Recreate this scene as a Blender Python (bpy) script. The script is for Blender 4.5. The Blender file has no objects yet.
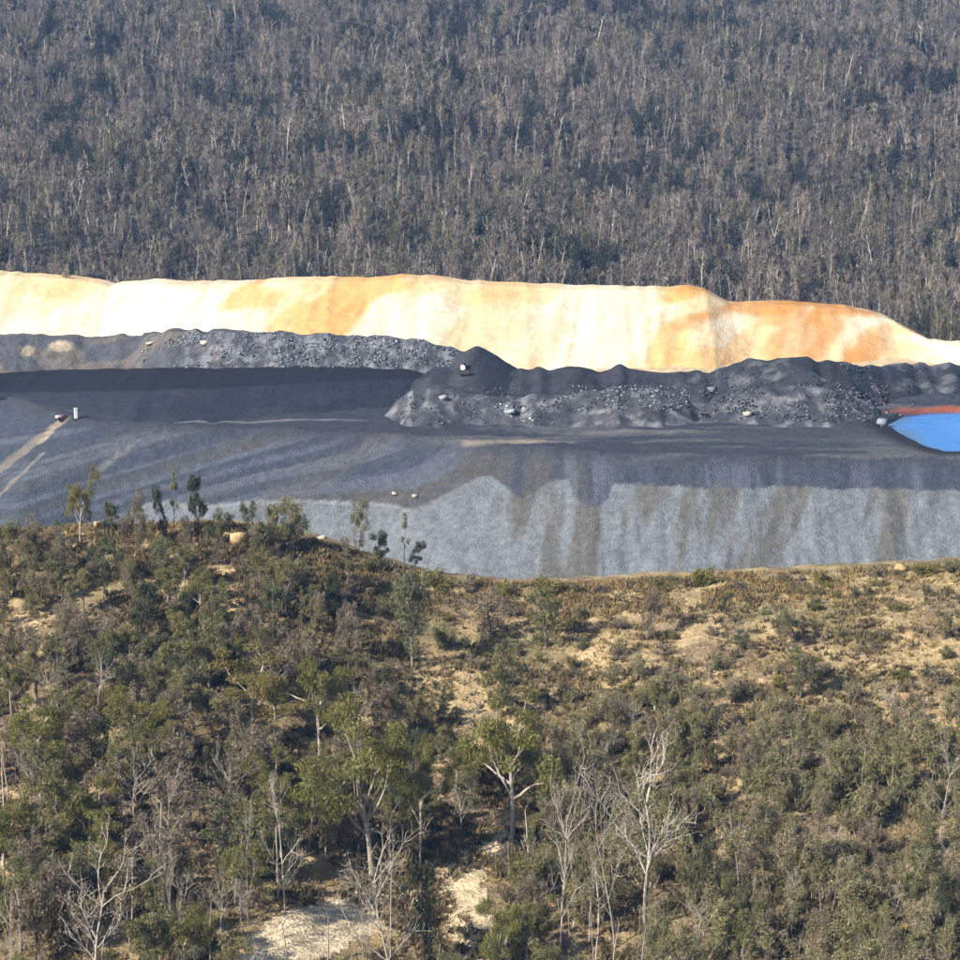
import bpy, math, random
import numpy as np
from mathutils import Vector

# ------------------------------------------------------------------ camera, sky, sun, exposure
sc = bpy.context.scene
COL = sc.collection
F = 2400.0                                    # focal length in photograph pixels (960 wide)
PITCH = math.radians(12.0)
cam_d = bpy.data.cameras.new('camera'); cam = bpy.data.objects.new('camera', cam_d); COL.objects.link(cam)
cam_d.sensor_width = 36; cam_d.lens = 36 * F / 960; cam_d.clip_start = 1; cam_d.clip_end = 9000
cam.location = (0, 0, 0); cam.rotation_euler = (math.pi / 2 - PITCH, 0, 0)
sc.camera = cam

SUN_EL = math.radians(35); SUN_AZ = math.atan2(-0.80, -0.60)      # left of and behind the camera
to_sun = Vector((math.sin(SUN_AZ) * math.cos(SUN_EL), math.cos(SUN_AZ) * math.cos(SUN_EL), math.sin(SUN_EL)))
world = bpy.data.worlds.new('World'); sc.world = world; world.use_nodes = True
wn = world.node_tree.nodes; sky = wn.new('ShaderNodeTexSky'); sky.sky_type = 'NISHITA'; sky.sun_disc = False
sky.sun_elevation = SUN_EL; sky.sun_rotation = SUN_AZ; sky.altitude = 600
world.node_tree.links.new(sky.outputs[0], wn['Background'].inputs[0]); wn['Background'].inputs[1].default_value = 0.08
sl = bpy.data.lights.new('sun', 'SUN'); sl.energy = 5.0; sl.angle = math.radians(0.53); sl.color = (1, 0.93, 0.82)
so = bpy.data.objects.new('sun', sl); COL.objects.link(so); so.location = (-200, -150, 300)
so.rotation_euler = to_sun.to_track_quat('Z', 'Y').to_euler()
sc.view_settings.view_transform = 'Standard'; sc.view_settings.look = 'None'
sc.view_settings.exposure = 0.95; sc.view_settings.gamma = 1
sc.render.engine = 'CYCLES'
cy = sc.cycles
cy.max_bounces = 4; cy.diffuse_bounces = 2; cy.use_light_tree = False; cy.glossy_bounces = 2; cy.transmission_bounces = 2; cy.volume_bounces = 0
cy.transparent_max_bounces = 4; cy.use_denoising = True; cy.caustics_reflective = False; cy.caustics_refractive = False
HAZE_DENSITY = 0.000075

rng = np.random.default_rng(7); random.seed(7)

# ------------------------------------------------------------------ maths helpers
cP, sP = math.cos(PITCH), math.sin(PITCH)
def ray(px, py):                              # direction of a photograph pixel, y forward
    u = np.asarray(px, float) - 480; v = 480 - np.asarray(py, float)
    dx = u; dy = F * cP + v * sP; dz = -F * sP + v * cP
    return dx, dy, dz
def at(px, py, d):                            # the point in that direction at forward distance d
    dx, dy, dz = ray(px, py); return dx / dy * d, np.zeros_like(dx) + d, dz / dy * d
def on_level(px, py, z):
    dx, dy, dz = ray(px, py); t = z / dz; return dx * t, dy * t
def project(x, y, z):
    dep = y * cP - z * sP; up = y * sP + z * cP
    return 480 + F * x / dep, 480 - F * up / dep
def hash2(ix, iy, seed):
    h = (ix.astype(np.int64) * 374761393 + iy.astype(np.int64) * 668265263 + seed * 1442695041) & 0xFFFFFFFF
    h = ((h ^ (h >> 13)) * 1274126177) & 0xFFFFFFFF
    return ((h ^ (h >> 16)) & 0xFFFFFF) / float(0xFFFFFF)
def vnoise(x, y, seed=0):
    x = np.asarray(x, float); y = np.asarray(y, float)
    x0 = np.floor(x); y0 = np.floor(y); fx = x - x0; fy = y - y0
    fx = fx * fx * (3 - 2 * fx); fy = fy * fy * (3 - 2 * fy)
    a = hash2(x0, y0, seed); b = hash2(x0 + 1, y0, seed); c = hash2(x0, y0 + 1, seed); d = hash2(x0 + 1, y0 + 1, seed)
    return a + (b - a) * fx + (c - a) * fy + (a - b - c + d) * fx * fy
def fbm(x, y, seed=0, oct=4):
    s = 0; a = 0.5; t = 0
    for i in range(oct):
        s = s + a * vnoise(x, y, seed + i * 17); t += a; a *= 0.5; x = x * 2.03 + 11.3; y = y * 2.03 + 5.1
    return s / t                               # 0..1
def sstep(a, b, x):
    t = np.clip((x - a) / (b - a), 0, 1); return t * t * (3 - 2 * t)
def blur(Z, n):
    for _ in range(n):
        P = np.pad(Z, 1, mode='edge')
        Z = (P[:-2, 1:-1] + P[2:, 1:-1] + P[1:-1, :-2] + P[1:-1, 2:] + 4 * P[1:-1, 1:-1]) / 8
    return Z
def poly_sdf(px, py, poly):                   # signed distance, negative inside
    d = np.full(px.shape, 1e9); inside = np.zeros(px.shape, bool); n = len(poly)
    for i in range(n):
        ax, ay = poly[i]; bx, by = poly[(i + 1) % n]
        ex, ey = bx - ax, by - ay
        t = np.clip(((px - ax) * ex + (py - ay) * ey) / (ex * ex + ey * ey), 0, 1)
        d = np.minimum(d, np.hypot(px - ax - t * ex, py - ay - t * ey))
        c = ((ay > py) != (by > py)) & (px < (bx - ax) * (py - ay) / (by - ay + 1e-12) + ax)
        inside ^= c
    return np.where(inside, -d, d)
class Grid:
    def __init__(s, x0, x1, y0, y1, st):
        s.xs = np.arange(x0, x1 + st / 2, st); s.ys = np.arange(y0, y1 + st / 2, st); s.st = st
        s.X, s.Y = np.meshgrid(s.xs, s.ys); s.Z = None
    def h(s, x, y):
        fx = np.clip((np.asarray(x, float) - s.xs[0]) / s.st, 0, len(s.xs) - 1.001)
        fy = np.clip((np.asarray(y, float) - s.ys[0]) / s.st, 0, len(s.ys) - 1.001)
        i = fx.astype(int); j = fy.astype(int); fx = fx - i; fy = fy - j; Z = s.Z
        return (Z[j, i] * (1 - fx) * (1 - fy) + Z[j, i + 1] * fx * (1 - fy) + Z[j + 1, i] * (1 - fx) * fy + Z[j + 1, i + 1] * fx * fy)

# ------------------------------------------------------------------ object helpers
def mesh_np(name, V, Fc, col=None, smooth=False):
    me = bpy.data.meshes.new(name)
    V = np.asarray(V, np.float32); Fc = np.asarray(Fc, np.int32); k = Fc.shape[1]
    me.vertices.add(len(V)); me.vertices.foreach_set('co', V.ravel())
    me.loops.add(Fc.size); me.loops.foreach_set('vertex_index', Fc.ravel())
    me.polygons.add(len(Fc)); me.polygons.foreach_set('loop_start', np.arange(0, Fc.size, k, dtype=np.int32))
    me.polygons.foreach_set('loop_total', np.full(len(Fc), k, np.int32))
    if smooth: me.polygons.foreach_set('use_smooth', np.ones(len(Fc), bool))
    me.update(calc_edges=True); me.validate()
    if col is not None:
        a = me.color_attributes.new('Col', 'FLOAT_COLOR', 'POINT')
        c = np.ones((len(V), 4), np.float32); c[:, :3] = col; a.data.foreach_set('color', c.ravel())
    return me
def link(name, me, mat=None, parent=None):
    o = bpy.data.objects.new(name, me); COL.objects.link(o)
    if mat is not None and me is not None and not me.materials: me.materials.append(mat)
    if parent is not None: o.parent = parent
    return o
def tag(o, label=None, cat=None, group=None, kind=None):
    if label: o['label'] = label
    if cat: o['category'] = cat
    if group: o['group'] = group
    if kind: o['kind'] = kind
    return o
def grid_faces(ny, nx, keep=None):
    j, i = np.meshgrid(np.arange(ny - 1), np.arange(nx - 1), indexing='ij'); a = (j * nx + i)
    f = np.stack([a, a + 1, a + nx + 1, a + nx], -1).reshape(-1, 4)
    return f if keep is None else f[keep.reshape(-1)]
def grid_obj(name, g, col, mat, keep_v=None, smooth=True):
    V = np.stack([g.X, g.Y, g.Z], -1).reshape(-1, 3); ny, nx = g.X.shape
    keep = None
    if keep_v is not None: keep = keep_v[:-1, :-1] | keep_v[1:, :-1] | keep_v[:-1, 1:] | keep_v[1:, 1:]
    Fc = grid_faces(ny, nx, keep); C = col.reshape(-1, 3)
    if keep is not None:
        used = np.unique(Fc); m = np.zeros(len(V), np.int64); m[used] = np.arange(len(used)); V = V[used]; C = C[used]; Fc = m[Fc]
    return link(name, mesh_np(name, V, Fc, C, smooth), mat)

# ------------------------------------------------------------------ materials
def nt(name):
    m = bpy.data.materials.new(name); m.use_nodes = True
    n = m.node_tree.nodes; l = m.node_tree.links; b = n['Principled BSDF']; b.inputs['Roughness'].default_value = 0.95
    b.inputs['Specular IOR Level'].default_value = 0.15
    return m, n, l, b
def mat_earth(name, scales=(0.35, 2.2), amp=0.35, bump=0.5, bump_scale=1.2, spec=0.12):
    """vertex colour of the soil itself x two scales of grain + fine relief"""
    m, n, l, b = nt(name)
    a = n.new('ShaderNodeAttribute'); a.attribute_name = 'Col'
    g = n.new('ShaderNodeNewGeometry'); last = a.outputs['Color']
    for k, s in enumerate(scales):
        t = n.new('ShaderNodeTexNoise'); t.inputs['Scale'].default_value = s; t.inputs['Detail'].default_value = 5; t.inputs['Roughness'].default_value = 0.65
        l.new(g.outputs['Position'], t.inputs['Vector'])
        r = n.new('ShaderNodeMapRange'); r.inputs[1].default_value = 0.3; r.inputs[2].default_value = 0.7
        r.inputs[3].default_value = 1 - amp; r.inputs[4].default_value = 1 + amp; l.new(t.outputs['Fac'], r.inputs[0])
        x = n.new('ShaderNodeVectorMath'); x.operation = 'SCALE'; l.new(last, x.inputs[0]); l.new(r.outputs[0], x.inputs['Scale']); last = x.outputs[0]
    l.new(last, b.inputs['Base Color']); b.inputs['Specular IOR Level'].default_value = spec
    t = n.new('ShaderNodeTexNoise'); t.inputs['Scale'].default_value = bump_scale; t.inputs['Detail'].default_value = 6; l.new(g.outputs['Position'], t.inputs['Vector'])
    bp = n.new('ShaderNodeBump'); bp.inputs['Strength'].default_value = bump; bp.inputs['Distance'].default_value = 0.6
    l.new(t.outputs['Fac'], bp.inputs['Height']); l.new(bp.outputs[0], b.inputs['Normal'])
    return m
def mat_plain(name, col, rough=0.9, spec=0.15, vary=0.0, noise=0.0, nscale=3.0, emit=None, metal=0.0):
    m, n, l, b = nt(name)
    b.inputs['Roughness'].default_value = rough; b.inputs['Specular IOR Level'].default_value = spec; b.inputs['Metallic'].default_value = metal
    src = None
    rgb = n.new('ShaderNodeRGB'); rgb.outputs[0].default_value = (*col, 1); src = rgb.outputs[0]
    if noise:
        g = n.new('ShaderNodeNewGeometry'); t = n.new('ShaderNodeTexNoise'); t.inputs['Scale'].default_value = nscale; t.inputs['Detail'].default_value = 4
        l.new(g.outputs['Position'], t.inputs['Vector'])
        r = n.new('ShaderNodeMapRange'); r.inputs[1].default_value = 0.25; r.inputs[2].default_value = 0.75; r.inputs[3].default_value = 1 - noise; r.inputs[4].default_value = 1 + noise
        l.new(t.outputs['Fac'], r.inputs[0])
        x = n.new('ShaderNodeVectorMath'); x.operation = 'SCALE'; l.new(src, x.inputs[0]); l.new(r.outputs[0], x.inputs['Scale']); src = x.outputs[0]
    if vary:
        oi = n.new('ShaderNodeObjectInfo'); r = n.new('ShaderNodeMapRange'); r.inputs[3].default_value = 1 - vary; r.inputs[4].default_value = 1 + vary
        l.new(oi.outputs['Random'], r.inputs[0])
        x = n.new('ShaderNodeVectorMath'); x.operation = 'SCALE'; l.new(src, x.inputs[0]); l.new(r.outputs[0], x.inputs['Scale']); src = x.outputs[0]
    l.new(src, b.inputs['Base Color'])
    if emit: b.inputs['Emission Color'].default_value = (*emit[0], 1); b.inputs['Emission Strength'].default_value = emit[1]
    return m
def mat_leaf(name, colours, transl=0.42):
    """leaf colour: a ramp over the plants (Object Info random), each leaf lighter or darker by its own attribute"""
    m, n, l, b = nt(name)
    oi = n.new('ShaderNodeObjectInfo'); r = n.new('ShaderNodeValToRGB'); r.color_ramp.interpolation = 'LINEAR'
    e = r.color_ramp.elements
    while len(e) < len(colours): e.new(0.5)
    if len(colours) == 1: colours = list(colours) * 2
    for k, c in enumerate(colours): e[k].position = k / max(1, len(colours) - 1); e[k].color = (*c, 1)
    l.new(oi.outputs['Random'], r.inputs[0])
    a = n.new('ShaderNodeAttribute'); a.attribute_name = 'Col'
    x = n.new('ShaderNodeVectorMath'); x.operation = 'MULTIPLY'; l.new(r.outputs[0], x.inputs[0]); l.new(a.outputs['Color'], x.inputs[1])
    l.new(x.outputs[0], b.inputs['Base Color']); b.inputs['Roughness'].default_value = 0.7; b.inputs['Specular IOR Level'].default_value = 0.2
    tr = n.new('ShaderNodeBsdfTranslucent'); l.new(x.outputs[0], tr.inputs[0])
    mx = n.new('ShaderNodeMixShader'); mx.inputs[0].default_value = transl
    l.new(b.outputs[0], mx.inputs[1]); l.new(tr.outputs[0], mx.inputs[2]); l.new(mx.outputs[0], n['Material Output'].inputs[0])
    return m
M = {}
M['hill'] = mat_earth('dry_grass_soil', (0.5, 3.0), 0.38, 0.8, 2.0)
M['spoil'] = mat_earth('spoil_soil', (0.6, 2.6), 0.26, 0.9, 1.6)
M['coal'] = mat_earth('coal_waste', (0.25, 1.5), 0.30, 0.9, 0.8, 0.3)
M['sand'] = mat_earth('pale_sand', (0.3, 1.6), 0.12, 0.6, 1.2, 0.05)
M['forest_floor'] = mat_earth('forest_floor', (0.05, 0.6), 0.35, 0.5, 0.6)
M['stone'] = mat_earth('rubble_stone', (0.8, 4.0), 0.30, 0.5, 3.0)
M['rock_pale'] = mat_plain('pale_rock', (0.40, 0.36, 0.29), vary=0.2, noise=0.5, nscale=1.3)
M['rock_grey'] = mat_plain('grey_rock', (0.20, 0.207, 0.22), vary=0.35, noise=0.4)
M['rock_tan'] = mat_plain('tan_sandstone', (0.42, 0.29, 0.15), vary=0.15, noise=0.35, nscale=1.5)
M['bark_pale'] = mat_plain('pale_bark', (0.34, 0.29, 0.235), vary=0.3, noise=0.35, nscale=1.5)
M['bark_grey'] = mat_plain('grey_bark', (0.20, 0.175, 0.155), vary=0.3, noise=0.4, nscale=1.5)
M['bark_dark'] = mat_plain('charred_bark', (0.055, 0.047, 0.045), vary=0.3, noise=0.4, nscale=1.5)
M['bark_dead'] = mat_plain('bleached_dead_wood', (0.36, 0.315, 0.265), vary=0.22, noise=0.3, nscale=1.5)
M['leaf_olive'] = mat_leaf('olive_gum_leaves', [(0.215, 0.198, 0.058), (0.175, 0.17, 0.052), (0.235, 0.195, 0.066)])
M['leaf_green'] = mat_leaf('grey_green_leaves', [(0.175, 0.17, 0.072), (0.22, 0.195, 0.088), (0.125, 0.138, 0.072), (0.24, 0.205, 0.105)])
M['leaf_dark'] = mat_leaf('dark_green_leaves', [(0.065, 0.072, 0.04), (0.09, 0.092, 0.05)])
M['leaf_mauve'] = mat_leaf('grey_mauve_twigs', [(0.225, 0.185, 0.125), (0.265, 0.215, 0.145), (0.19, 0.155, 0.11)])
M['leaf_sap'] = mat_leaf('sapling_leaves', [(0.27, 0.24, 0.12), (0.22, 0.208, 0.092), (0.32, 0.27, 0.165), (0.175, 0.175, 0.085)])
M['leaf_bright'] = mat_leaf('bright_scrub_leaves', [(0.21, 0.19, 0.055), (0.17, 0.16, 0.05)])
M['grass'] = mat_leaf('dry_grass_blades', [(0.34, 0.26, 0.13)], 0.3)
M['far_leaf'] = mat_leaf('far_forest_foliage', [(0.18, 0.152, 0.128), (0.30, 0.25, 0.205), (0.085, 0.08, 0.068), (0.36, 0.295, 0.24), (0.21, 0.185, 0.11), (0.065, 0.062, 0.056), (0.26, 0.215, 0.18)])
M['far_olive'] = mat_leaf('far_olive_foliage', [(0.145, 0.135, 0.075), (0.19, 0.17, 0.095), (0.11, 0.112, 0.062)])
M['far_green'] = mat_leaf('far_dark_foliage', [(0.035, 0.042, 0.033), (0.065, 0.068, 0.045)])

# ------------------------------------------------------------------ SETTING: near hill
hill = Grid(-150, 150, 150, 640, 1.0)
cp = np.array([-300, 0, 100, 200, 260, 320, 380, 430, 520, 620, 720, 820, 960, 1300.])
rows = []          # (distance, columns px, py)
rows.append((400, cp, np.array([516, 533, 528, 524, 527, 543, 564, 579, 587, 583, 578, 573, 566, 556.])))
c3 = np.array([-300, 0, 200, 430, 560, 720, 960, 1300.])
rows.append((365, c3, np.array([640, 640, 635, 672, 680, 665, 652, 640.])))
rows.append((330, c3, np.array([762, 762, 765, 812, 812, 790, 772, 770.])))
rows.append((295, c3, np.array([900, 900, 905, 950, 945, 925, 905, 900.])))
rows.append((265, c3, np.array([1045, 1045, 1050, 1085, 1085, 1060, 1045, 1040.])))
rows.append((225, c3, c3 * 0 + 1240))
xs = hill.xs; prof = []
for d, px, py in rows:
    x, y, z = at(px, py, d); prof.append((d, np.interp(xs, x, z)))
crest = prof[0][1]
prof = [(150, prof[-1][1] - 12)] + prof[::-1] + [(425, crest - 5.0), (470, crest - 20), (540, crest * 0.3 - 0.7 * 160), (640, crest * 0 - 176)]
ds = np.array([p[0] for p in prof], float); PZ = np.stack([p[1] for p in prof])
hill.Z = np.stack([np.interp(hill.ys, ds, PZ[:, i]) for i in range(len(xs))], 1)
hill.Z = blur(hill.Z, 10)
hill.Z += (fbm(hill.X / 22, hill.Y / 22, 3) - 0.5) * 4.0 * sstep(400, 375, hill.Y) + (fbm(hill.X / 5, hill.Y / 5, 9, 3) - 0.5) * 1.2
# track cuts
def path_sdf(X, Y, pts):
    d = np.full(X.shape, 1e9)
    for (ax, ay), (bx, by) in zip(pts[:-1], pts[1:]):
        ex, ey = bx - ax, by - ay; t = np.clip(((X - ax) * ex + (Y - ay) * ey) / (ex * ex + ey * ey), 0, 1)
        d = np.minimum(d, np.hypot(X - ax - t * ex, Y - ay - t * ey))
    return d
def ground_hit(px, py, g=None, d0=200, d1=640):
    g = g or hill
    d = np.arange(d0, d1, 0.5); x, y, z = at(np.full(d.shape, float(px)), np.full(d.shape, float(py)), d)
    k = np.argmax(z < g.h(x, y))
    return float(x[k]), float(y[k]), float(g.h(x[k], y[k]))
track_a = [ground_hit(*p)[:2] for p in ((235, 985), (290, 945), (345, 918), (400, 905))]
track_b = [ground_hit(*p)[:2] for p in ((470, 985), (470, 930), (458, 890), (470, 858), (515, 842))]
SA, SB = path_sdf(hill.X, hill.Y, track_a), path_sdf(hill.X, hill.Y, track_b)
gr = fbm(hill.X / 6, hill.Y / 6, 21); gr2 = fbm(hill.X / 15, hill.Y / 15, 5); gr3 = fbm(hill.X / 2.0, hill.Y / 2.0, 8, 3)
straw = np.array([0.34, 0.255, 0.135]); brown = np.array([0.20, 0.148, 0.095]); olive = np.array([0.17, 0.15, 0.075]); sand = np.array([0.44, 0.325, 0.175]); rust = np.array([0.30, 0.19, 0.10])
hc = straw[None, None] * np.ones(hill.X.shape + (1,))
def mixc(c, col, f): return c + (col - c) * f[..., None]
hc = mixc(hc, brown, sstep(0.47, 0.62, gr) * 0.8)
hc = mixc(hc, olive, sstep(0.5, 0.66, gr2) * 0.75)
hc = mixc(hc, rust, sstep(0.62, 0.75, fbm(hill.X / 10, hill.Y / 10, 31)) * 0.5)
HPX, HPY = project(hill.X, hill.Y, hill.Z)
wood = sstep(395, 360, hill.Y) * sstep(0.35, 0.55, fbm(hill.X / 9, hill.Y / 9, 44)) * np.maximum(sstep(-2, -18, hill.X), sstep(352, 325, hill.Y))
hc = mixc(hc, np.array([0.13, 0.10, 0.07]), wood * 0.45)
for (qx, qy, r, col) in [(240, 533, 4, sand), (232, 575, 3.5, sand), (240, 612, 4, sand), (330, 552, 6, rust * 1.3), (30, 625, 3, sand), (600, 655, 4, sand), (700, 680, 4, straw * 1.15), (400, 690, 9, straw), (450, 670, 7, straw), (180, 535, 5, rust * 1.4), (40, 660, 3, sand), (170, 720, 3, sand), (5, 800, 4, sand), (180, 815, 2.5, sand), (265, 935, 2.5, sand), (470, 870, 5, sand), (910, 705, 3, rust * 1.2), (760, 715, 3, straw)]:
    x, y, z = ground_hit(qx, qy)
    hc = mixc(hc, col, sstep(1.25, 0.55, np.hypot(hill.X - x, (hill.Y - y)) / r + (gr3 - 0.5) * 1.0))
hc *= (0.75 + 0.5 * gr3)[..., None]
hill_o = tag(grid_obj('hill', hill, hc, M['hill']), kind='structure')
def strip(name, S, w, col, mat, dz=0.05):
    g = Grid(hill.xs[0], hill.xs[-1], hill.ys[0], hill.ys[-1], 1.0); g.Z = hill.Z + dz
    keep = (S + (gr3 - 0.5) * 1.6) < w
    c = np.array(col)[None, None] * (0.75 + 0.5 * gr3)[..., None]
    return tag(grid_obj(name, g, c, mat, keep), kind='structure')
strip('dirt_track', SA, 4.2, (0.56, 0.45, 0.30), M['hill'])
strip('footpath', SB, 2.6, (0.52, 0.41, 0.26), M['hill'], 0.06)

# ------------------------------------------------------------------ SETTING: mine floor, embankment and pond
ZF = -131.0
mine = Grid(-250, 250, 570, 900, 0.7)
rim_px = np.array([-500, -100, 0, 30, 60, 90, 130, 170, 390, 480, 600, 700, 960, 1400.]); rim_py = np.array([372, 388, 394, 403, 414, 420, 422, 424, 433, 442, 450, 454, 456, 458.])
rx, ry = on_level(rim_px, rim_py, ZF)
yr = np.interp(mine.xs, rx, ry)
k = np.ones(15) / 15; yr = np.convolve(np.pad(yr, 7, mode='edge'), k, 'valid')
sl_ = np.gradient(yr, mine.st); ca = 1 / np.sqrt(1 + sl_ ** 2)
fall = (yr[None] - mine.Y) * ca[None]                      # > 0 on the face
pond = [on_level(a, b, ZF - 0.9) for a, b in ((886, 425), (903, 416), (930, 413), (965, 411.5), (1060, 412), (1110, 424), (1110, 446), (1010, 453), (945, 453.3), (925, 448), (902, 436))]
pond = [(float(a), float(b)) for a, b in pond]
PS = poly_sdf(mine.X, mine.Y, pond)
mine.Z = np.where(fall > 0, ZF - 0.70 * np.minimum(fall, 60) - 0.0 * fall, ZF)
mine.Z = blur(mine.Z, 1)
face = sstep(0, 6, fall)
mine.Z += -3.2 * sstep(1.5, -4, PS)                         # the pond's basin
mine.Z += (fbm(mine.X / 14, mine.Y / 14, 51) - 0.5) * 1.6 * (1 - face) * sstep(-2, 6, PS) + (fbm(mine.X / 4, mine.Y / 4, 52, 3) - 0.5) * 0.5
shear = sstep(20, -70, mine.X)                              # tipping fans run down to the left at the left end
ss = mine.X + shear * fall * 2.6
mine.Z += ((fbm(ss / 8, fall / 60, 53, 3) - 0.5) * 2.4 + (fbm(ss / 2.0, fall / 22, 54, 3) - 0.5) * 0.9) * face
# a narrow bench on the left part of the face
bench_z = at(330, 501, 640)[2]
dark = np.array([0.042, 0.049, 0.064]); pale = np.array([0.128, 0.140, 0.152]); tan = np.array([0.26, 0.215, 0.15]); olive2 = np.array([0.080, 0.074, 0.062]); floor_c = np.array([0.040, 0.044, 0.054])
MPX, MPY = project(mine.X, mine.Y, mine.Z)
zb = ZF - 7.2 - 9.0 * sstep(4, -22, mine.X) - 2.0 * sstep(-50, -80, mine.X) - 14.0 * sstep(-92, -118, mine.X)
zb = zb + (fbm(mine.X / 9, mine.X * 0 + 3, 60, 3) - 0.5) * 0.8 - 4.5 * np.clip(1 - np.abs(mine.X - 12) / 9, 0, 1) - 5.0 * sstep(0, .35, 1 - np.abs(mine.X - 30.5) / 6.5) * (1 - ((mine.X - 30.5) / 8) ** 2).clip(0)
mc = floor_c[None, None] * np.ones(mine.X.shape + (1,))
lanes = fbm(mine.X / 40, mine.Y / 5, 70)
mc = mixc(mc, np.array([0.095, 0.094, 0.096]), sstep(0.52, 0.66, lanes) * 0.8 * (1 - face) * sstep(-40, 10, mine.X))
mc = mixc(mc, dark, face)
mc = mixc(mc, olive2, sstep(0.5, 0.68, fbm(ss / 13, fall / 80, 71, 3)) * 0.55 * face)
mc = mixc(mc, np.array([0.078, 0.088, 0.112]), sstep(0.50, 0.60, fbm(ss / 5 + 9, fall / 90, 72, 3)) * 0.7 * face)
low = sstep(0.15, -0.2, mine.Z - zb - (fbm(mine.X / 1.5, mine.Z, 75, 2) - .5) * .6) * face
mc = mixc(mc, pale[None, None] * (0.75 + 0.5 * fbm(mine.X / 2.5, fall / 5, 74, 4))[..., None], low)
streak = sstep(0.52, 0.62, fbm((mine.X + fall * (.12 + .3 * vnoise(mine.X / 30, mine.X * 0, 77))) / 8 + 31, fall / 50, 76, 4))
mc = mixc(mc, np.array([0.086, 0.082, 0.072]), streak * low * 0.85 * sstep(-14, 2, mine.X))
mc = mixc(mc, np.array([0.19, 0.20, 0.21]), sstep(.55, .2, np.abs(mine.Z - zb)) * face * sstep(-12, -24, mine.X) * .8)
def mspot(px, py, rpx, rpy, col, f=1.0, soft=0.5, z=ZF):
    global mc
    x, y = on_level(px, py, z); k = 700 / F
    ry_ = rpy * k / math.sin(math.radians(10.8))
    mc = mixc(mc, np.array(col), sstep(1 + soft, 1 - soft, np.hypot((mine.X - x) / (rpx * k), (mine.Y - y) / ry_) + (vnoise(mine.X / 2, mine.Y / 3, 90) - .5) * .7) * f * (1 - face))
mspot(515, 441, 42, 1.6, (0.216, 0.187, 0.144)); mspot(392, 438, 12, 1.2, (0.187, 0.18, 0.166)); mspot(660, 421, 70, 1.6, (0.137, 0.133, 0.13), 0.9)
mspot(640, 432, 90, 1.5, (0.144, 0.14, 0.133), 0.8); mspot(800, 435, 90, 8, (0.05, 0.053, 0.06), 0.9); mspot(260, 421, 110, 0.8, (0.158, 0.158, 0.162), 0.9); mspot(560, 428, 70, 3, (0.094, 0.094, 0.097), 0.8)
# the two pale tipping chutes and the ramp at the left end of the face
def chute(p0, p1, w0, w1, col, f):
    global mc
    pts = []
    for t in np.linspace(0, 1, 14):
        px, py = p0[0] + (p1[0] - p0[0]) * t, p0[1] + (p1[1] - p0[1]) * t
        x, y, z = ground_hit(px, py, mine, 565, 860); pts.append((x, y))
    pts = np.array(pts); best = np.full(mine.X.shape, 1e9)
    for i in range(len(pts) - 1):
        ax, ay = pts[i]; bx, by = pts[i + 1]; ex, ey = bx - ax, by - ay; t = np.clip(((mine.X - ax) * ex + (mine.Y - ay) * ey) / (ex * ex + ey * ey + 1e-9), 0, 1)
        w = w0 + (w1 - w0) * (i + t) / (len(pts) - 1)
        best = np.minimum(best, np.hypot(mine.X - ax - t * ex, mine.Y - ay - t * ey) / w)
    mc = mixc(mc, np.array(col), sstep(1.3, 0.6, best + (vnoise(mine.X / 2.5, mine.Y / 2.5, 93) - 0.5) * 0.6) * f)
chute((62, 422), (-60, 515), 2.2, 5, (0.15, 0.13, 0.108), 0.85)
chute((58, 424), (42, 441), 1.6, 1.6, (0.22, 0.185, 0.135), 0.9)
chute((42, 455), (-70, 560), 0.9, 2.0, (0.16, 0.148, 0.13), 0.8)
chute((30, 458), (-60, 528), 0.8, 1.5, (0.05, 0.048, 0.05), 0.8)
chute((140, 440), (100, 470), 0.7, 1.2, (0.12, 0.118, 0.115), 0.7)
chute((395, 436), (270, 505), 2.5, 6, (0.088, 0.084, 0.075), 0.35)
mc = mixc(mc, np.array([0.50, 0.39, 0.24]), sstep(770, 782, mine.Y) * sstep(-8, 6, mine.X))
red = (PS > -1.5) & (PS < 15)
redf = sstep(-1.2, 0.0, PS) * sstep(8, 3.5, PS + (vnoise(mine.X / 4, mine.Y / 3, 95) - 0.5) * 3) * sstep(pond[0][1] + 12, pond[0][1] + 22, mine.Y)
mc = mixc(mc, np.array([0.30, 0.085, 0.04]), redf * 0.9)
mc = mixc(mc, np.array([0.014, 0.015, 0.019]), sstep(9, 3, np.abs(PS - 1.5)) * sstep(pond[0][1] + 14, pond[0][1] + 2, mine.Y) * (1 - face) * 0.9)
mc *= (0.85 + 0.3 * fbm(mine.X / 1.6, mine.Y / 1.6, 99, 2))[..., None]
tag(grid_obj('mine_floor', mine, mc, M['spoil']), kind='structure')

wm, n, l, b = nt('blue_pond_water')
wa_ = n.new('ShaderNodeAttribute'); wa_.attribute_name = 'Col'; l.new(wa_.outputs['Color'], b.inputs['Base Color'])
b.inputs['Base Color'].default_value = (0.008, 0.15, 0.50, 1); b.inputs['Roughness'].default_value = 0.08; b.inputs['Specular IOR Level'].default_value = 0.35
g_ = n.new('ShaderNodeNewGeometry'); t_ = n.new('ShaderNodeTexNoise'); t_.inputs['Scale'].default_value = 0.35; t_.inputs['Detail'].default_value = 3; l.new(g_.outputs['Position'], t_.inputs['Vector'])
bp_ = n.new('ShaderNodeBump'); bp_.inputs['Strength'].default_value = 0.6; bp_.inputs['Distance'].default_value = 0.15; l.new(t_.outputs['Fac'], bp_.inputs['Height']); l.new(bp_.outputs[0], b.inputs['Normal'])
wat = Grid(pond[0][0] - 6, 215, 630, 740, 1.0); wat.Z = np.full(wat.X.shape, ZF - 0.9)
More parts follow.
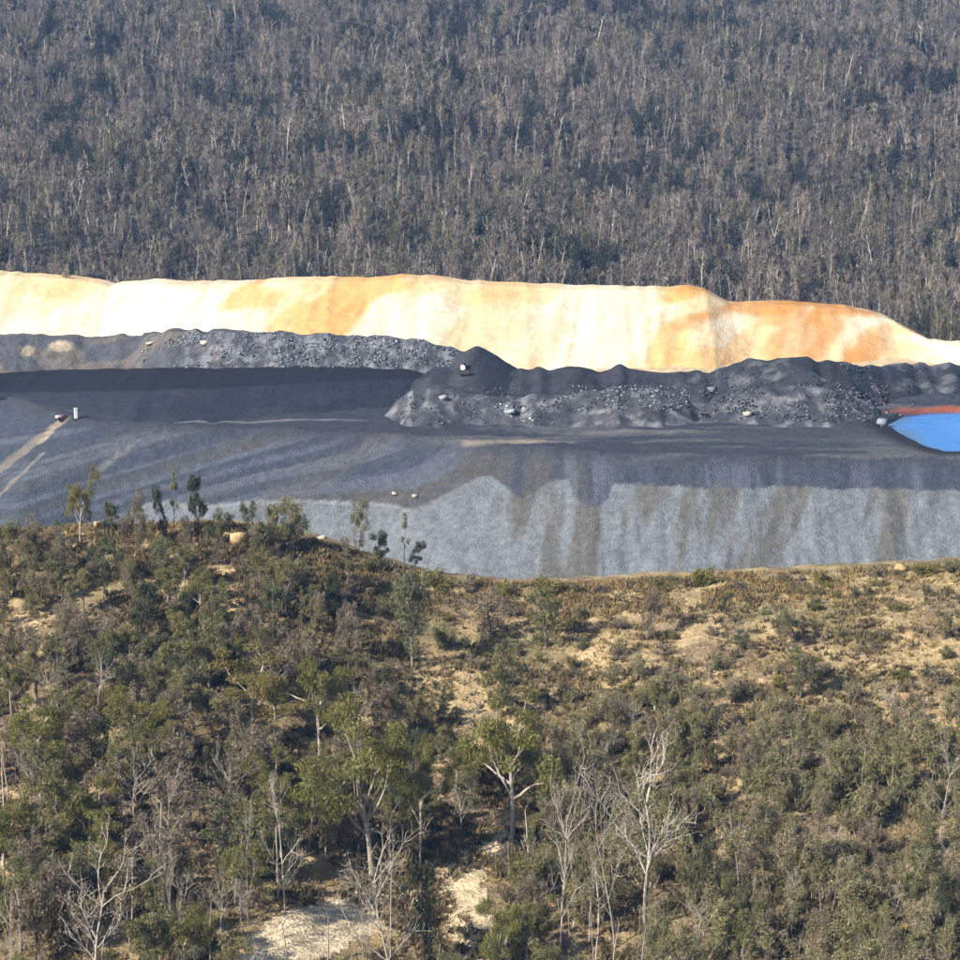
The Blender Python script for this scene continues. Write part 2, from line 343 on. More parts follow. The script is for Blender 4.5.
WS = -poly_sdf(wat.X, wat.Y, pond) + (fbm(wat.X / 9, wat.Y / 14, 130, 3) - .5) * 14
wc = mixc(np.array([0.030, 0.095, 0.19])[None, None] * np.ones(wat.X.shape + (1,)), np.array([0.008, 0.14, 0.46]), sstep(-1, 6, WS)); wc = mixc(wc, np.array([0.02, 0.20, 0.56]), sstep(8, 24, WS))
tag(grid_obj('pond_water', wat, wc, wm, poly_sdf(wat.X, wat.Y, pond) < 3), kind='structure')

# ------------------------------------------------------------------ SETTING: forest hillside and outer ground
fh = Grid(-700, 700, 848, 2400, 6.0)
def fh_z(x, y):
    base = np.where(y < 885, -131.6 + 2.6 * sstep(855, 880, y), -129 + (y - 885) * 0.166)
    base = np.where(y > 1900, -129 + 1015 * 0.166 - (y - 1900) * 0.2, base)
    und = (fbm(x / 170, y / 170, 120, 3) - 0.5) * 34 * sstep(860, 1050, y) + (fbm(x / 45, y / 60, 125, 2) - 0.5) * 12 * sstep(900, 980, y)
    return base + und - 6 * np.exp(-((x + 150) / 120) ** 2) * sstep(1300, 1500, y)
fh.Z = fh_z(fh.X, fh.Y)
fc = np.array([0.085, 0.072, 0.058])[None, None] * (0.7 + 0.6 * fbm(fh.X / 20, fh.Y / 20, 121))[..., None]
tag(grid_obj('forest_hillside', fh, fc, M['forest_floor']), kind='structure')
out = Grid(-1200, 1200, -400, 2700, 100.0); out.Z = np.full(out.X.shape, -182.0)
tag(grid_obj('ground', out, np.ones(out.X.shape + (3,)) * np.array([0.12, 0.10, 0.07]), M['forest_floor']), kind='structure')

# ------------------------------------------------------------------ HEAPS
HEAPS = {}
def heap(name, ridge, d, front, back, top, colour, mat, label, base=ZF - 0.6, noise=(1.0, 4.0), st=0.8, seed=0, gully=0.0, zfloor=None):
    """a long tipped heap: ridge given as (px, py[, distance]); faces fall at the slopes front / back from a top of that width"""
    px = np.array([r[0] for r in ridge], float); py = np.array([r[1] for r in ridge], float)
    dd = np.array([r[2] if len(r) > 2 else d for r in ridge], float)
    x, y, z = at(px, py, dd)
    H = max(z) - base; g = Grid(x[0], x[-1], min(dd) - H / front - 4, max(dd) + top + H / back + 4, st)
    rz = np.interp(g.xs, x, z)[None]; rd = np.interp(g.xs, x, dd)[None]
    rough = (vnoise(g.xs / 3.1, g.xs * 0, seed + 5) - 0.5) * noise[0] * 0.5
    f_ = rd - g.Y; b_ = g.Y - rd - top
    wob = (fbm(g.X / 11, g.Y / 11, seed + 7, 3) - 0.5) * 3 * noise[0]
    g.Z = rz + rough[None] - front * np.maximum(f_ + 0.3 * wob * sstep(0, 8, f_), 0) - back * np.maximum(b_, 0)
    down = np.maximum(f_, 0)
    g.Z += (fbm(g.X / noise[1], g.Y / noise[1], seed, 5) - 0.5) * noise[0] * (0.35 + 0.65 * sstep(0, 4, np.maximum(f_, b_)))
    if gully: g.Z += (fbm(g.X / 5 + down * 0.04, down / 45, seed + 3, 3) - 0.5) * gully * sstep(0, 5, f_) + (fbm(g.X / 1.7 + down * .12, down / 14, seed + 4, 3) - 0.5) * gully * .15 * sstep(0, 3, f_)
    c = colour(g, f_, b_)
    o = grid_obj(name, g, c, M[mat], g.Z > base)
    HEAPS[name + str(seed)] = g
    return tag(o, label, 'spoil heap')
def sand_col(g, f_, b_):
    cream = np.array([0.58, 0.46, 0.28]); white = np.array([0.63, 0.545, 0.405]); yel = np.array([0.54, 0.33, 0.12]); orange = np.array([0.46, 0.21, 0.055])
    c = cream[None, None] * np.ones(g.X.shape + (1,))
    n1 = fbm((g.X + f_ * .35) / 26, f_ / 60, 200, 3); n2 = fbm((g.X + f_ * .5) / 8, f_ / 26, 201, 3)
    c = mixc(c, white, sstep(0.46, 0.6, n1)); c = mixc(c, yel, sstep(0.54, 0.66, n2) * 0.15)
    def sp(px, py, rx, rz, col, f):
        nonlocal c
        x, y, z = at(px, py, 830)
        c = mixc(c, col, sstep(1.35, 0.65, np.hypot((g.X - x + (g.Z - z) * -0.5) / (rx * .35), (g.Z - z) / (rz * .35)) + (n2 - .5) * 1.6) * f)
    for a in [(120, 310, 60, 22, white, .8), (420, 315, 45, 25, white, .9), (600, 325, 60, 28, white, .9), (40, 300, 40, 10, yel, .5), (90, 284, 60, 5, yel, .6), (190, 292, 30, 5, orange, .3), (250, 300, 28, 12, yel, .9), (335, 312, 26, 24, yel, 1), (340, 318, 18, 18, orange, .35), (380, 290, 60, 8, yel, .9), (430, 284, 45, 6, orange, .3), (500, 298, 50, 10, yel, .55), (540, 335, 18, 25, yel, .35), (660, 345, 16, 18, yel, .8), (690, 298, 34, 7, yel, 1), (700, 296, 20, 5, orange, .6), (770, 318, 80, 8, orange, .7), (740, 345, 28, 18, yel, .7), (790, 340, 22, 16, orange, .5), (830, 325, 26, 30, orange, .75), (845, 350, 18, 16, orange, .8), (880, 340, 25, 16, cream, .8), (730, 322, 22, 8, white, .8), (905, 352, 30, 10, yel, .5), (885, 318, 30, 6, orange, .5), (800, 335, 16, 8, white, .6), (900, 330, 20, 4, orange, .4), (760, 312, 60, 6, orange, .8), (850, 316, 50, 7, orange, .9), (810, 330, 30, 14, orange, .6), (855, 345, 22, 20, orange, .8), (310, 320, 30, 16, yel, .8), (690, 350, 30, 12, yel, .8)]: sp(*a)
    c = mixc(c, np.array([0.35, 0.26, 0.17]), sstep(0.72, 0.80, fbm(g.X / 2.5, f_ / 3, 207, 3)) * 0.3)
    for (p0, p1) in (((258, 298), (245, 330)), ((335, 282), (300, 330)), ((905, 330), (935, 352)), ((40, 298), (30, 312)), ((120, 300), (95, 330)), ((200, 296), (180, 325)), ((400, 290), (370, 330)), ((520, 300), (495, 340)), ((580, 296), (565, 350)), ((650, 300), (640, 355)), ((760, 318), (735, 355))):
        x0, y0, z0 = at(*p0, 838); x1, y1, z1 = at(*p1, 830)
        t = np.clip((z0 - g.Z) / (z0 - z1), 0, 1); xx = x0 + (x1 - x0) * t
        c = mixc(c, np.array([0.42, 0.30, 0.17]), .6 * sstep(0.8, 0.2, np.abs(g.X - xx)) * ((g.Z < z0) & (g.Z > z1)) * sstep(0.35, 0.6, vnoise(g.X, g.Z, 210)))
    return c
heap('sand_heap', [(-340, 268, 874), (-200, 270, 874), (0, 275, 872), (60, 279, 868), (85, 281, 866), (110, 287, 862), (150, 283, 858), (190, 285, 850), (250, 284), (290, 281), (330, 280), (370, 281), (400, 278), (430, 279), (470, 284), (560, 288), (640, 290), (670, 291), (690, 289), (705, 292), (720, 300), (732, 306), (790, 305), (850, 309), (890, 319, 842), (915, 333, 828), (935, 343, 815), (960, 346, 806), (1100, 347, 800), (1250, 350, 800)], 845, 0.41, 0.6, 12, sand_col, 'sand',
     'long pale yellow sand spoil heap with orange patches below the forest', noise=(1.0, 7.0), seed=11, gully=1.1)
def bench_col(g, f_, b_):
    top = np.array([0.003, 0.0035, 0.005]); fr = np.array([0.015, 0.018, 0.025])
    c = fr[None, None] * np.ones(g.X.shape + (1,))
    c = mixc(c, np.array([0.024, 0.027, 0.034]), sstep(0.5, 0.65, fbm(g.X / 16, f_ / 10, 220, 3)) * 0.7)
    return mixc(c, top, sstep(1.5, -0.5, f_) * 1.0)
heap('coal_bench', [(-360, 382, 772), (-20, 391.5, 750), (30, 391.5, 744), (80, 391, 732), (140, 390, 720), (220, 387, 722), (300, 382, 730), (360, 379, 738), (410, 378, 745), (450, 390, 745)], 720, 0.34, 0.6, 42, bench_col, 'coal',
     'long flat black coal bench left of the dark cone heap', noise=(0.7, 6.0), seed=23)
def rub_col(g, f_, b_):
    c = np.array([0.058, 0.061, 0.07])[None, None] * np.ones(g.X.shape + (1,))
    c = mixc(c, np.array([0.115, 0.098, 0.08]), sstep(0.48, 0.62, fbm(g.X / 14, g.Y / 6, 230)) * sstep(-75, -95, g.X) * 0.8)
    rb = sstep(-98, -92, g.X)
    c = mixc(c, np.array([0.165, 0.17, 0.185]), rb * sstep(0.4, 0.6, fbm(g.X / 1.6, g.Y / 1.6, 231, 3)) * 0.9)
    c = mixc(c, np.array([0.05, 0.052, 0.058]), rb * sstep(0.52, 0.66, fbm(g.X / 3, g.Y / 3, 232, 3)))
    for px, py, r in ((60, 347, 4.2), (28, 351, 2.0)):
        x, y, z = at(px, py, 794); c = mixc(c, np.array([0.29, 0.24, 0.17]), sstep(1.2, .7, np.hypot((g.X - x) / r, (g.Z - z) / 1.6)))
    return c
heap('rubble_heap', [(-340, 335, 800), (0, 337, 800), (40, 336, 800), (90, 339, 799), (120, 337, 797), (140, 338, 794), (150, 334, 787), (170, 332.5, 776), (220, 333), (300, 335), (380, 339), (430, 344), (460, 352), (490, 362), (520, 375)], 772, 0.68, 0.6, 6, rub_col, 'coal',
     'long low heap of grey broken rock in front of the yellow sand', noise=(2.2, 3.0), seed=37)
def cone_col(g, f_, b_):
    c = np.array([0.015, 0.017, 0.023])[None, None] * np.ones(g.X.shape + (1,))
    return mixc(c, np.array([0.04, 0.042, 0.047]), sstep(0.5, 0.65, fbm(g.X / 6, g.Y / 6, 240)) * sstep(2, -6, g.X) * 0.8)
cx, cyy, cz = [float(v) for v in at(477, 346, 744)]
def cone(name, px, py, d, slope_l, slope_r, colour, label, seed, flat=1.5, base=ZF - .6, noise=1.2):
    cx, cy_, cz = [float(v) for v in at(px, py, d)]
    R = (cz - base) / min(slope_l, slope_r); g = Grid(cx - R, cx + R, cy_ - R, cy_ + R, 0.8)
    r = np.hypot(g.X - cx, g.Y - cy_); a = (g.X - cx) / (r + 1e-6); sl = slope_l + (slope_r - slope_l) * (a * .5 + .5)
    g.Z = cz - sl * np.maximum(r - flat, 0) + (fbm(g.X / 4, g.Y / 4, seed) - .5) * noise
    c = colour(g, cy_ - g.Y, g.Y - cy_); HEAPS[name + str(seed)] = g
    return tag(grid_obj(name, g, c, M['coal'], g.Z > base), label, 'spoil heap')
cone('coal_heap', 477, 345.5, 745, 0.60, 0.62, cone_col, 'dark pointed coal heap rising against the yellow sand', 241, flat=0.8)
def ridge_col(g, f_, b_):
    c = np.array([0.026, 0.028, 0.035])[None, None] * np.ones(g.X.shape + (1,))
    c = mixc(c, np.array([0.095, 0.096, 0.104]), sstep(0.5, 0.68, fbm(g.X / 5, g.Y / 4, 250)) * sstep(55, 75, g.X) * .9)
    c = mixc(c, np.array([0.014, 0.015, 0.019]), sstep(0.52, 0.66, fbm(g.X / 8, g.Y / 5, 251)) * .9)
    return c
heap('waste_heap', [(470, 384), (500, 374), (530, 370), (555, 371), (580, 369), (600, 372), (622, 368), (640, 373), (668, 376), (690, 373), (712, 374), (735, 364), (752, 361), (775, 361), (800, 359), (822, 362), (845, 362), (862, 366, 744), (890, 368, 754), (915, 365, 762), (960, 366, 764), (1100, 362, 764), (1250, 366, 764)], 738, 0.42, 0.5, 4, ridge_col, 'coal',
     'long lumpy dark waste heap running to the right behind the blue pond', noise=(3.0, 9.0), seed=43)
def mound_col(g, f_, b_):
    c = np.array([0.058, 0.06, 0.068])[None, None] * np.ones(g.X.shape + (1,))
    c = mixc(c, np.array([0.165, 0.168, 0.175]), sstep(0.52, 0.66, fbm(g.X / 2.6, g.Y / 3, 260)) * .8)
    return mixc(c, np.array([0.026, 0.028, 0.034]), sstep(0.5, 0.66, fbm(g.X / 6, g.Y / 6, 261)) * .8)
heap('rock_heap', [(375, 424), (395, 405), (412, 392), (430, 387), (455, 390), (480, 396), (520, 399), (560, 396), (600, 391), (640, 388), (668, 392), (690, 402), (715, 420)], 708, 0.45, 0.5, 3, mound_col, 'coal',
     'low mound of grey broken rock before the dark cone heap', noise=(2.6, 5.0), seed=57)
heap('gravel_heap', [(690, 428), (712, 404), (735, 390), (780, 386), (820, 388), (850, 394), (875, 408), (890, 424)], 712, 0.40, 0.5, 4, mound_col, 'coal',
     'low heap of dark broken rock left of the blue pond', noise=(3.0, 6.0), seed=61)

def mine_top(x, y):
    z = mine.h(x, y)
    for g in HEAPS.values():
        if g.xs[0] < x < g.xs[-1] and g.ys[0] < y < g.ys[-1]: z = max(z, float(g.h(x, y)))
    return float(z)
def mine_hit(px, py, d0=600, d1=860):
    d = np.arange(d0, d1, 0.5); x, y, z = at(np.full(d.shape, float(px)), np.full(d.shape, float(py)), d); zt = mine.h(x, y)
    for g in HEAPS.values():
        ins = (x > g.xs[0]) & (x < g.xs[-1]) & (y > g.ys[0]) & (y < g.ys[-1])
        if ins.any(): zt = np.where(ins, np.maximum(zt, g.h(x, y)), zt)
    k = np.argmax(z < zt)
    return (float(x[k]), float(y[k]), float(zt[k])) if z[k] < zt[k] else None

# ------------------------------------------------------------------ ROCKS
import bmesh
def hull_rock(seed):                          # an angular block: hull of a shaken cube
    r_ = np.random.default_rng(seed); cube = np.array([(a, b, c) for a in (-1, 1) for b in (-1, 1) for c in (-1, 1)], float)
    p = np.concatenate([cube * r_.uniform(.55, 1.0, (8, 3)), r_.uniform(-1, 1, (4, 3)) * np.array([1.05, 1.05, .9])]) * np.array([1, r_.uniform(.65, .95), r_.uniform(.5, .8)]) * .85
    bm = bmesh.new()
    for q in p: bm.verts.new(q)
    res = bmesh.ops.convex_hull(bm, input=bm.verts); bmesh.ops.delete(bm, geom=[g for g in res['geom_interior'] if isinstance(g, bmesh.types.BMVert)], context='VERTS')
    bmesh.ops.triangulate(bm, faces=bm.faces); bm.verts.index_update(); v = np.array([q.co[:] for q in bm.verts]); f = np.array([[q.index for q in t.verts] for t in bm.faces]); bm.free()
    return v, f
HULLS = [hull_rock(900 + i) for i in range(10)]
rock_meshes = {}
for m_ in ('rock_pale', 'rock_grey', 'rock_tan'):
    rock_meshes[m_] = []
    for k in range(6):
        me = mesh_np('boulder', *HULLS[k]); me.materials.append(M[m_]); rock_meshes[m_].append(me)
def boulder(x, y, z, s, m_, label, group=None):
    o = link('boulder', rock_meshes[m_][random.randrange(6)]); o.location = (x, y, z + s * 0.25); o.scale = (s * random.uniform(.8, 1.25), s, s * random.uniform(.65, 1.0)); o.rotation_euler = (random.uniform(-.3, .3), random.uniform(-.3, .3), random.uniform(0, 6.3))
    return tag(o, label, 'boulder', group)
# loose stones of the broken-rock heaps, too many and too small to pick apart
RV, RF, RC = [], [], []; nv = 0
def stones(n, pxr, pyr, cols, smin, smax, d0=640):
    global nv
    for _ in range(n):
        h = mine_hit(random.uniform(*pxr), random.uniform(*pyr), d0)
        if not h or h[1] > (798 if h[0] < -5 else 768): continue
        if float(fbm(np.array(h[0] / 5), np.array(h[1] / 4), 333, 2)) < random.uniform(.4, .62): continue
        s = smin + (smax - smin) * random.random() ** 3
        hv, hf = random.choice(HULLS); v = hv * s; a = random.uniform(0, 6.3); ca_, sa_ = math.cos(a), math.sin(a)
        v = np.stack([v[:, 0] * ca_ - v[:, 1] * sa_, v[:, 0] * sa_ + v[:, 1] * ca_, v[:, 2]], 1) + np.array([h[0], h[1], h[2] + s * .2])
        RV.append(v); RF.append(hf + nv); nv += len(v); c = np.array(random.choice(cols)) * random.uniform(.7, 1.3); RC.append(np.tile(c, (len(v), 1)))
G1, G2, G3, G4 = (0.17, 0.175, 0.19), (0.085, 0.088, 0.098), (0.025, 0.026, 0.03), (0.26, 0.265, 0.28)
stones(6500, (140, 455), (333, 368), [G4, G1, G1, G2, G3, G2, G4], 0.18, .56, 740)
stones(2600, (560, 690), (386, 412), [G1, G2, G2, G4, G3], 0.16, .52)
stones(4600, (700, 885), (384, 422), [G1, G2, G3, G2, G3], 0.16, .55)
stones(1300, (395, 560), (388, 425), [G1, G2, G2, G3], 0.16, .5)
stones(1300, (700, 960), (364, 400), [G2, G3, G2], 0.2, .6)
stones(200, (495, 535), (405, 422), [G4, G1, (0.5, 0.5, 0.51)], 0.25, .7)
stones(70, (860, 915), (400, 430), [(0.3, 0.22, 0.18), G2, G3], 0.25, .7)
tag(link('loose_rubble', mesh_np('loose_rubble', np.concatenate(RV), np.concatenate(RF), np.concatenate(RC)), M['stone']), 'loose grey broken rock strewn over the dark heaps', 'rubble', kind='stuff')
for px, py, s, m_, lab in [(395, 495, 1.3, 'rock_pale', 'larger of two white boulders on the grey embankment face'), (415, 497, 1.0, 'rock_pale', 'smaller of two white boulders on the grey embankment face'),
        (443, 399, 1.7, 'rock_grey', 'flat pale grey block on rock mound below the lit machine'), (510, 414, 2.0, 'rock_grey', 'bright grey boulder at foot of the rock mound'), (525, 412, 1.6, 'rock_grey', 'rounded grey boulder right of the bright one on the mound'),
        (748, 416, 1.8, 'rock_pale', 'pale boulder at foot of the dark heap left of pond'), (712, 392, 1.8, 'rock_grey', 'grey boulder at left end of heap beside pond'), (150, 345, 1.7, 'rock_pale', 'pale block at left end of the long rubble heap'), (205, 345, 1.6, 'rock_pale', 'pale block near left end of the long rubble heap'),
        (882, 424, 2.2, 'rock_grey', 'dark boulder at the left tip of the blue pond')]:
    h = mine_hit(px, py)
    if h: boulder(*h, s, m_, lab)
b_o = boulder(*ground_hit(240, 545), 2.0, 'rock_tan', 'big squarish tan boulder on the left hill crest'); b_o.scale = (2.1, 1.7, 2.4); b_o.rotation_euler = (0, 0, .4); b_o.location.z += .6
for px, py, s, m_, lab in [(229, 540, 1.4, 'rock_tan', 'small tan boulder left of the squarish one on crest'), (314, 532, 1.1, 'rock_pale', 'upper whitish boulder on the crest shoulder'), (322, 540, 1.3, 'rock_pale', 'lower whitish boulder on the crest shoulder'), (305, 540, .8, 'rock_pale', 'small whitish boulder left of the crest shoulder pair'),
        (902, 572, 1.5, 'rock_tan', 'lone pale boulder on the right grassy crest'), (145, 655, .8, 'rock_pale', 'small pale boulder beside dark bush on left slope'), (60, 536, .8, 'rock_pale', 'pale boulder on the far left crest'), (100, 528, 1.4, 'rock_tan', 'tan boulder on the left crest near umbrella tree'), (435, 720, 1.0, 'rock_tan', 'flat tan boulder in the grassy gap above green gum')]:
    boulder(*ground_hit(px, py), s, m_, lab)

# ------------------------------------------------------------------ MACHINES ON THE MINE FLOOR
class MB:
    def __init__(s): s.v, s.f = [], []
    def box(s, c, d, rot=0, taper=1.0):
        b = len(s.v); cx, cy, cz = c; dx, dy, dz = d[0] / 2, d[1] / 2, d[2] / 2
        for zz, k in ((-dz, 1), (dz, taper)):
            for xx, yy in ((-dx, -dy), (dx, -dy), (dx, dy), (-dx, dy)): s.v.append((cx + xx * k, cy + yy * k, cz + zz))
        s.f += [tuple(b + i for i in q) for q in ((3, 2, 1, 0), (4, 5, 6, 7), (0, 1, 5, 4), (1, 2, 6, 5), (2, 3, 7, 6), (3, 0, 4, 7))]; return s
    def cyl(s, c, r, h, axis='x', n=14):
        b = len(s.v)
        for e in (-h / 2, h / 2):
            for k in range(n):
                a = 6.2832 * k / n; p, q = r * math.cos(a), r * math.sin(a)
                s.v.append((c[0] + e, c[1] + p, c[2] + q) if axis == 'x' else ((c[0] + p, c[1] + e, c[2] + q) if axis == 'y' else (c[0] + p, c[1] + q, c[2] + e)))
        s.f.append(tuple(b + k for k in range(n))[::-1]); s.f.append(tuple(b + n + k for k in range(n)))
        for k in range(n): s.f.append((b + k, b + (k + 1) % n, b + n + (k + 1) % n, b + n + k))
        return s
    def build(s, name, mat, parent):
        me = bpy.data.meshes.new(name); me.from_pydata(s.v, [], s.f); me.update(); me.materials.append(mat)
        o = bpy.data.objects.new(name, me); COL.objects.link(o); o.parent = parent
        bv = o.modifiers.new('bevel', 'BEVEL'); bv.width = 0.04; bv.segments = 1
        return o
def empty(name, loc, rz, label, cat, group=None):
    o = bpy.data.objects.new(name, None); COL.objects.link(o); o.location = loc; o.rotation_euler = (0, 0, rz); o.empty_display_size = 0.5
    return tag(o, label, cat, group)
M['machine'] = mat_plain('dusty_dark_paint', (0.06, 0.05, 0.05), 0.6, 0.3, noise=.3)
M['machine_red'] = mat_plain('dusty_red_paint', (0.12, 0.045, 0.04), 0.6, 0.3, noise=.3)
M['glass'] = mat_plain('dark_glass', (0.02, 0.025, 0.03), 0.1, 0.5)
M['rubber'] = mat_plain('black_rubber', (0.02, 0.02, 0.02), 0.9)
M['white'] = mat_plain('white_paint', (0.62, 0.63, 0.64), 0.5, 0.3, noise=.08)
M['lamp'] = mat_plain('lit_lamp', (0.9, 0.75, 0.75), emit=((1.0, 0.62, 0.68), 12.0))
h = mine_hit(463, 374.5)
d_ = empty('bulldozer', (h[0], h[1], h[2]), 0.12, 'dark bulldozer with one bright lit lamp below the cone heap', 'bulldozer')
MB().box((0, 0.6, 1.5), (1.9, 3.4, 1.3), taper=.93).build('body', M['machine'], d_)
MB().box((0, 1.2, 2.75), (1.7, 1.7, 1.3), taper=.86).build('cab', M['machine'], d_)
MB().box((0, 0.33, 2.8), (1.25, .04, .75)).build('windscreen', M['glass'], d_)
for s in (-1, 1): MB().box((s * 1.3, .6, .55), (.6, 4.2, 1.0), taper=.8).build('crawler_track', M['rubber'], d_)
bl = MB().box((0, -2.3, .75), (3.8, .25, 1.35)).box((1.3, -1.6, .6), (.2, 1.6, .25)).box((-1.3, -1.6, .6), (.2, 1.6, .25)).build('blade', M['machine'], d_)
MB().cyl((-.2, -1.18, 2.05), .55, .18, 'y').build('lamp', M['lamp'], d_)
MB().cyl((.7, -1.0, 2.6), .08, 1.0, 'z', 8).build('exhaust_pipe', M['rubber'], d_)
h = mine_hit(63, 420.5)
u_ = empty('pickup_truck', (h[0], h[1], h[2]), -0.9, 'small red pickup with white canopy at top of tan ramp', 'pickup truck')
MB().box((0, 0, .75), (1.8, 4.8, .55), taper=.97).build('body', M['machine_red'], u_)
MB().box((0, .3, 1.35), (1.65, 1.7, .7), taper=.82).build('cab', M['machine_red'], u_)
MB().box((0, -1.6, 1.25), (1.5, 1.3, .55), taper=.9).build('canopy', M['white'], u_)
for sx in (-1, 1):
    for sy in (-1.5, 1.5): MB().cyl((sx * .8, sy, .38), .38, .25, 'x').build('wheel', M['rubber'], u_)
h = mine_hit(76, 420)
p_ = empty('lighting_tower', (h[0], h[1], h[2]), 0.3, 'white upright cabinet tower on the embankment edge by the ramp', 'tower')
MB().box((0, 0, .2), (1.3, 1.8, .25)).build('base', M['machine'], p_)
MB().box((0, 0, 1.8), (.95, .95, 2.9), taper=.95).build('cabinet', M['white'], p_)
MB().box((0, 0, 3.4), (1.05, 1.05, .18)).build('cap', M['white'], p_)
for s in (-1, 1): MB().cyl((s * .75, 0, .3), .3, .2, 'x', 10).build('wheel', M['rubber'], p_)

# ------------------------------------------------------------------ TREE BUILDER
class Tube:
    def __init__(s): s.V, s.F, s.n = [], [], 0
    def add(s, pts, rad, k=5):
        pts = np.asarray(pts, float); m = len(pts)
        for i in range(m):
            t = pts[min(i + 1, m - 1)] - pts[max(i - 1, 0)]; t = t / (np.linalg.norm(t) + 1e-9)
            u = np.cross(t, (0.3, 0.9, 0.1)); u /= np.linalg.norm(u) + 1e-9; w = np.cross(t, u)
            a = np.arange(k) * 2 * np.pi / k
            s.V.append(pts[i] + rad[i] * (np.cos(a)[:, None] * u + np.sin(a)[:, None] * w))
        for i in range(m - 1):
            for j in range(k):
                a = s.n + i * k + j; b = s.n + i * k + (j + 1) % k; s.F.append((a, b, b + k, a + k))
        s.n += m * k
    def mesh(s, name): return mesh_np(name, np.concatenate(s.V), np.array(s.F), smooth=True)
def limb(rnd, p0, d, L, r0, r1, bend=0.25, up=0.15, seg=5):
    pts = [np.array(p0, float)]; d = np.array(d, float); d /= np.linalg.norm(d)
    for i in range(seg):
        d = d + rnd.normal(0, bend / seg ** .5, 3) + np.array([0, 0, up / seg]); d /= np.linalg.norm(d); pts.append(pts[-1] + d * L / seg)
    return np.array(pts), np.linspace(r0, r1, seg + 1)
def leaves(rnd, centres, spread, n_each, size, aspect=0.35, droop=0.4, tone=(0.55, 1.45)):
    """n small leaf sprays round every centre -> verts, faces, per-leaf tone"""
    c = np.repeat(np.asarray(centres, float), n_each, 0); n = len(c)
    sp = np.repeat(np.asarray(spread, float).reshape(-1, 3) if np.ndim(spread) > 1 else np.tile(np.asarray(spread, float), (len(centres), 1)), n_each, 0)
    g = rnd.normal(0, 1, (n, 3)); g /= np.linalg.norm(g, axis=1)[:, None]; g *= rnd.random((n, 1)) ** 0.45
    p = c + g * sp
    a = rnd.normal(0, 1, (n, 3)); a[:, 2] -= droop; a /= np.linalg.norm(a, axis=1)[:, None]
    b = np.cross(a, rnd.normal(0, 1, (n, 3))); b /= np.linalg.norm(b, axis=1)[:, None] + 1e-9
    s = size * rnd.uniform(.6, 1.4, (n, 1)); A = a * s / 2; B = b * s * aspect / 2
    V = np.stack([p - A, p + B, p + A, p - B], 1).reshape(-1, 3); Fc = np.arange(4 * n).reshape(-1, 4)
    tcl = np.repeat(rnd.uniform(.8, 1.2, len(centres)), n_each); t = rnd.uniform(*tone, n) * tcl
    return V, Fc, np.repeat(np.stack([t, t, t * rnd.uniform(.9, 1.1, n)], 1), 4, 0)
def join_leaves(parts):
    V, Fc, C, n = [], [], [], 0
    for v, f, c in parts: V.append(v); Fc.append(f + n); C.append(c); n += len(v)
    return np.concatenate(V), np.concatenate(Fc), np.concatenate(C)
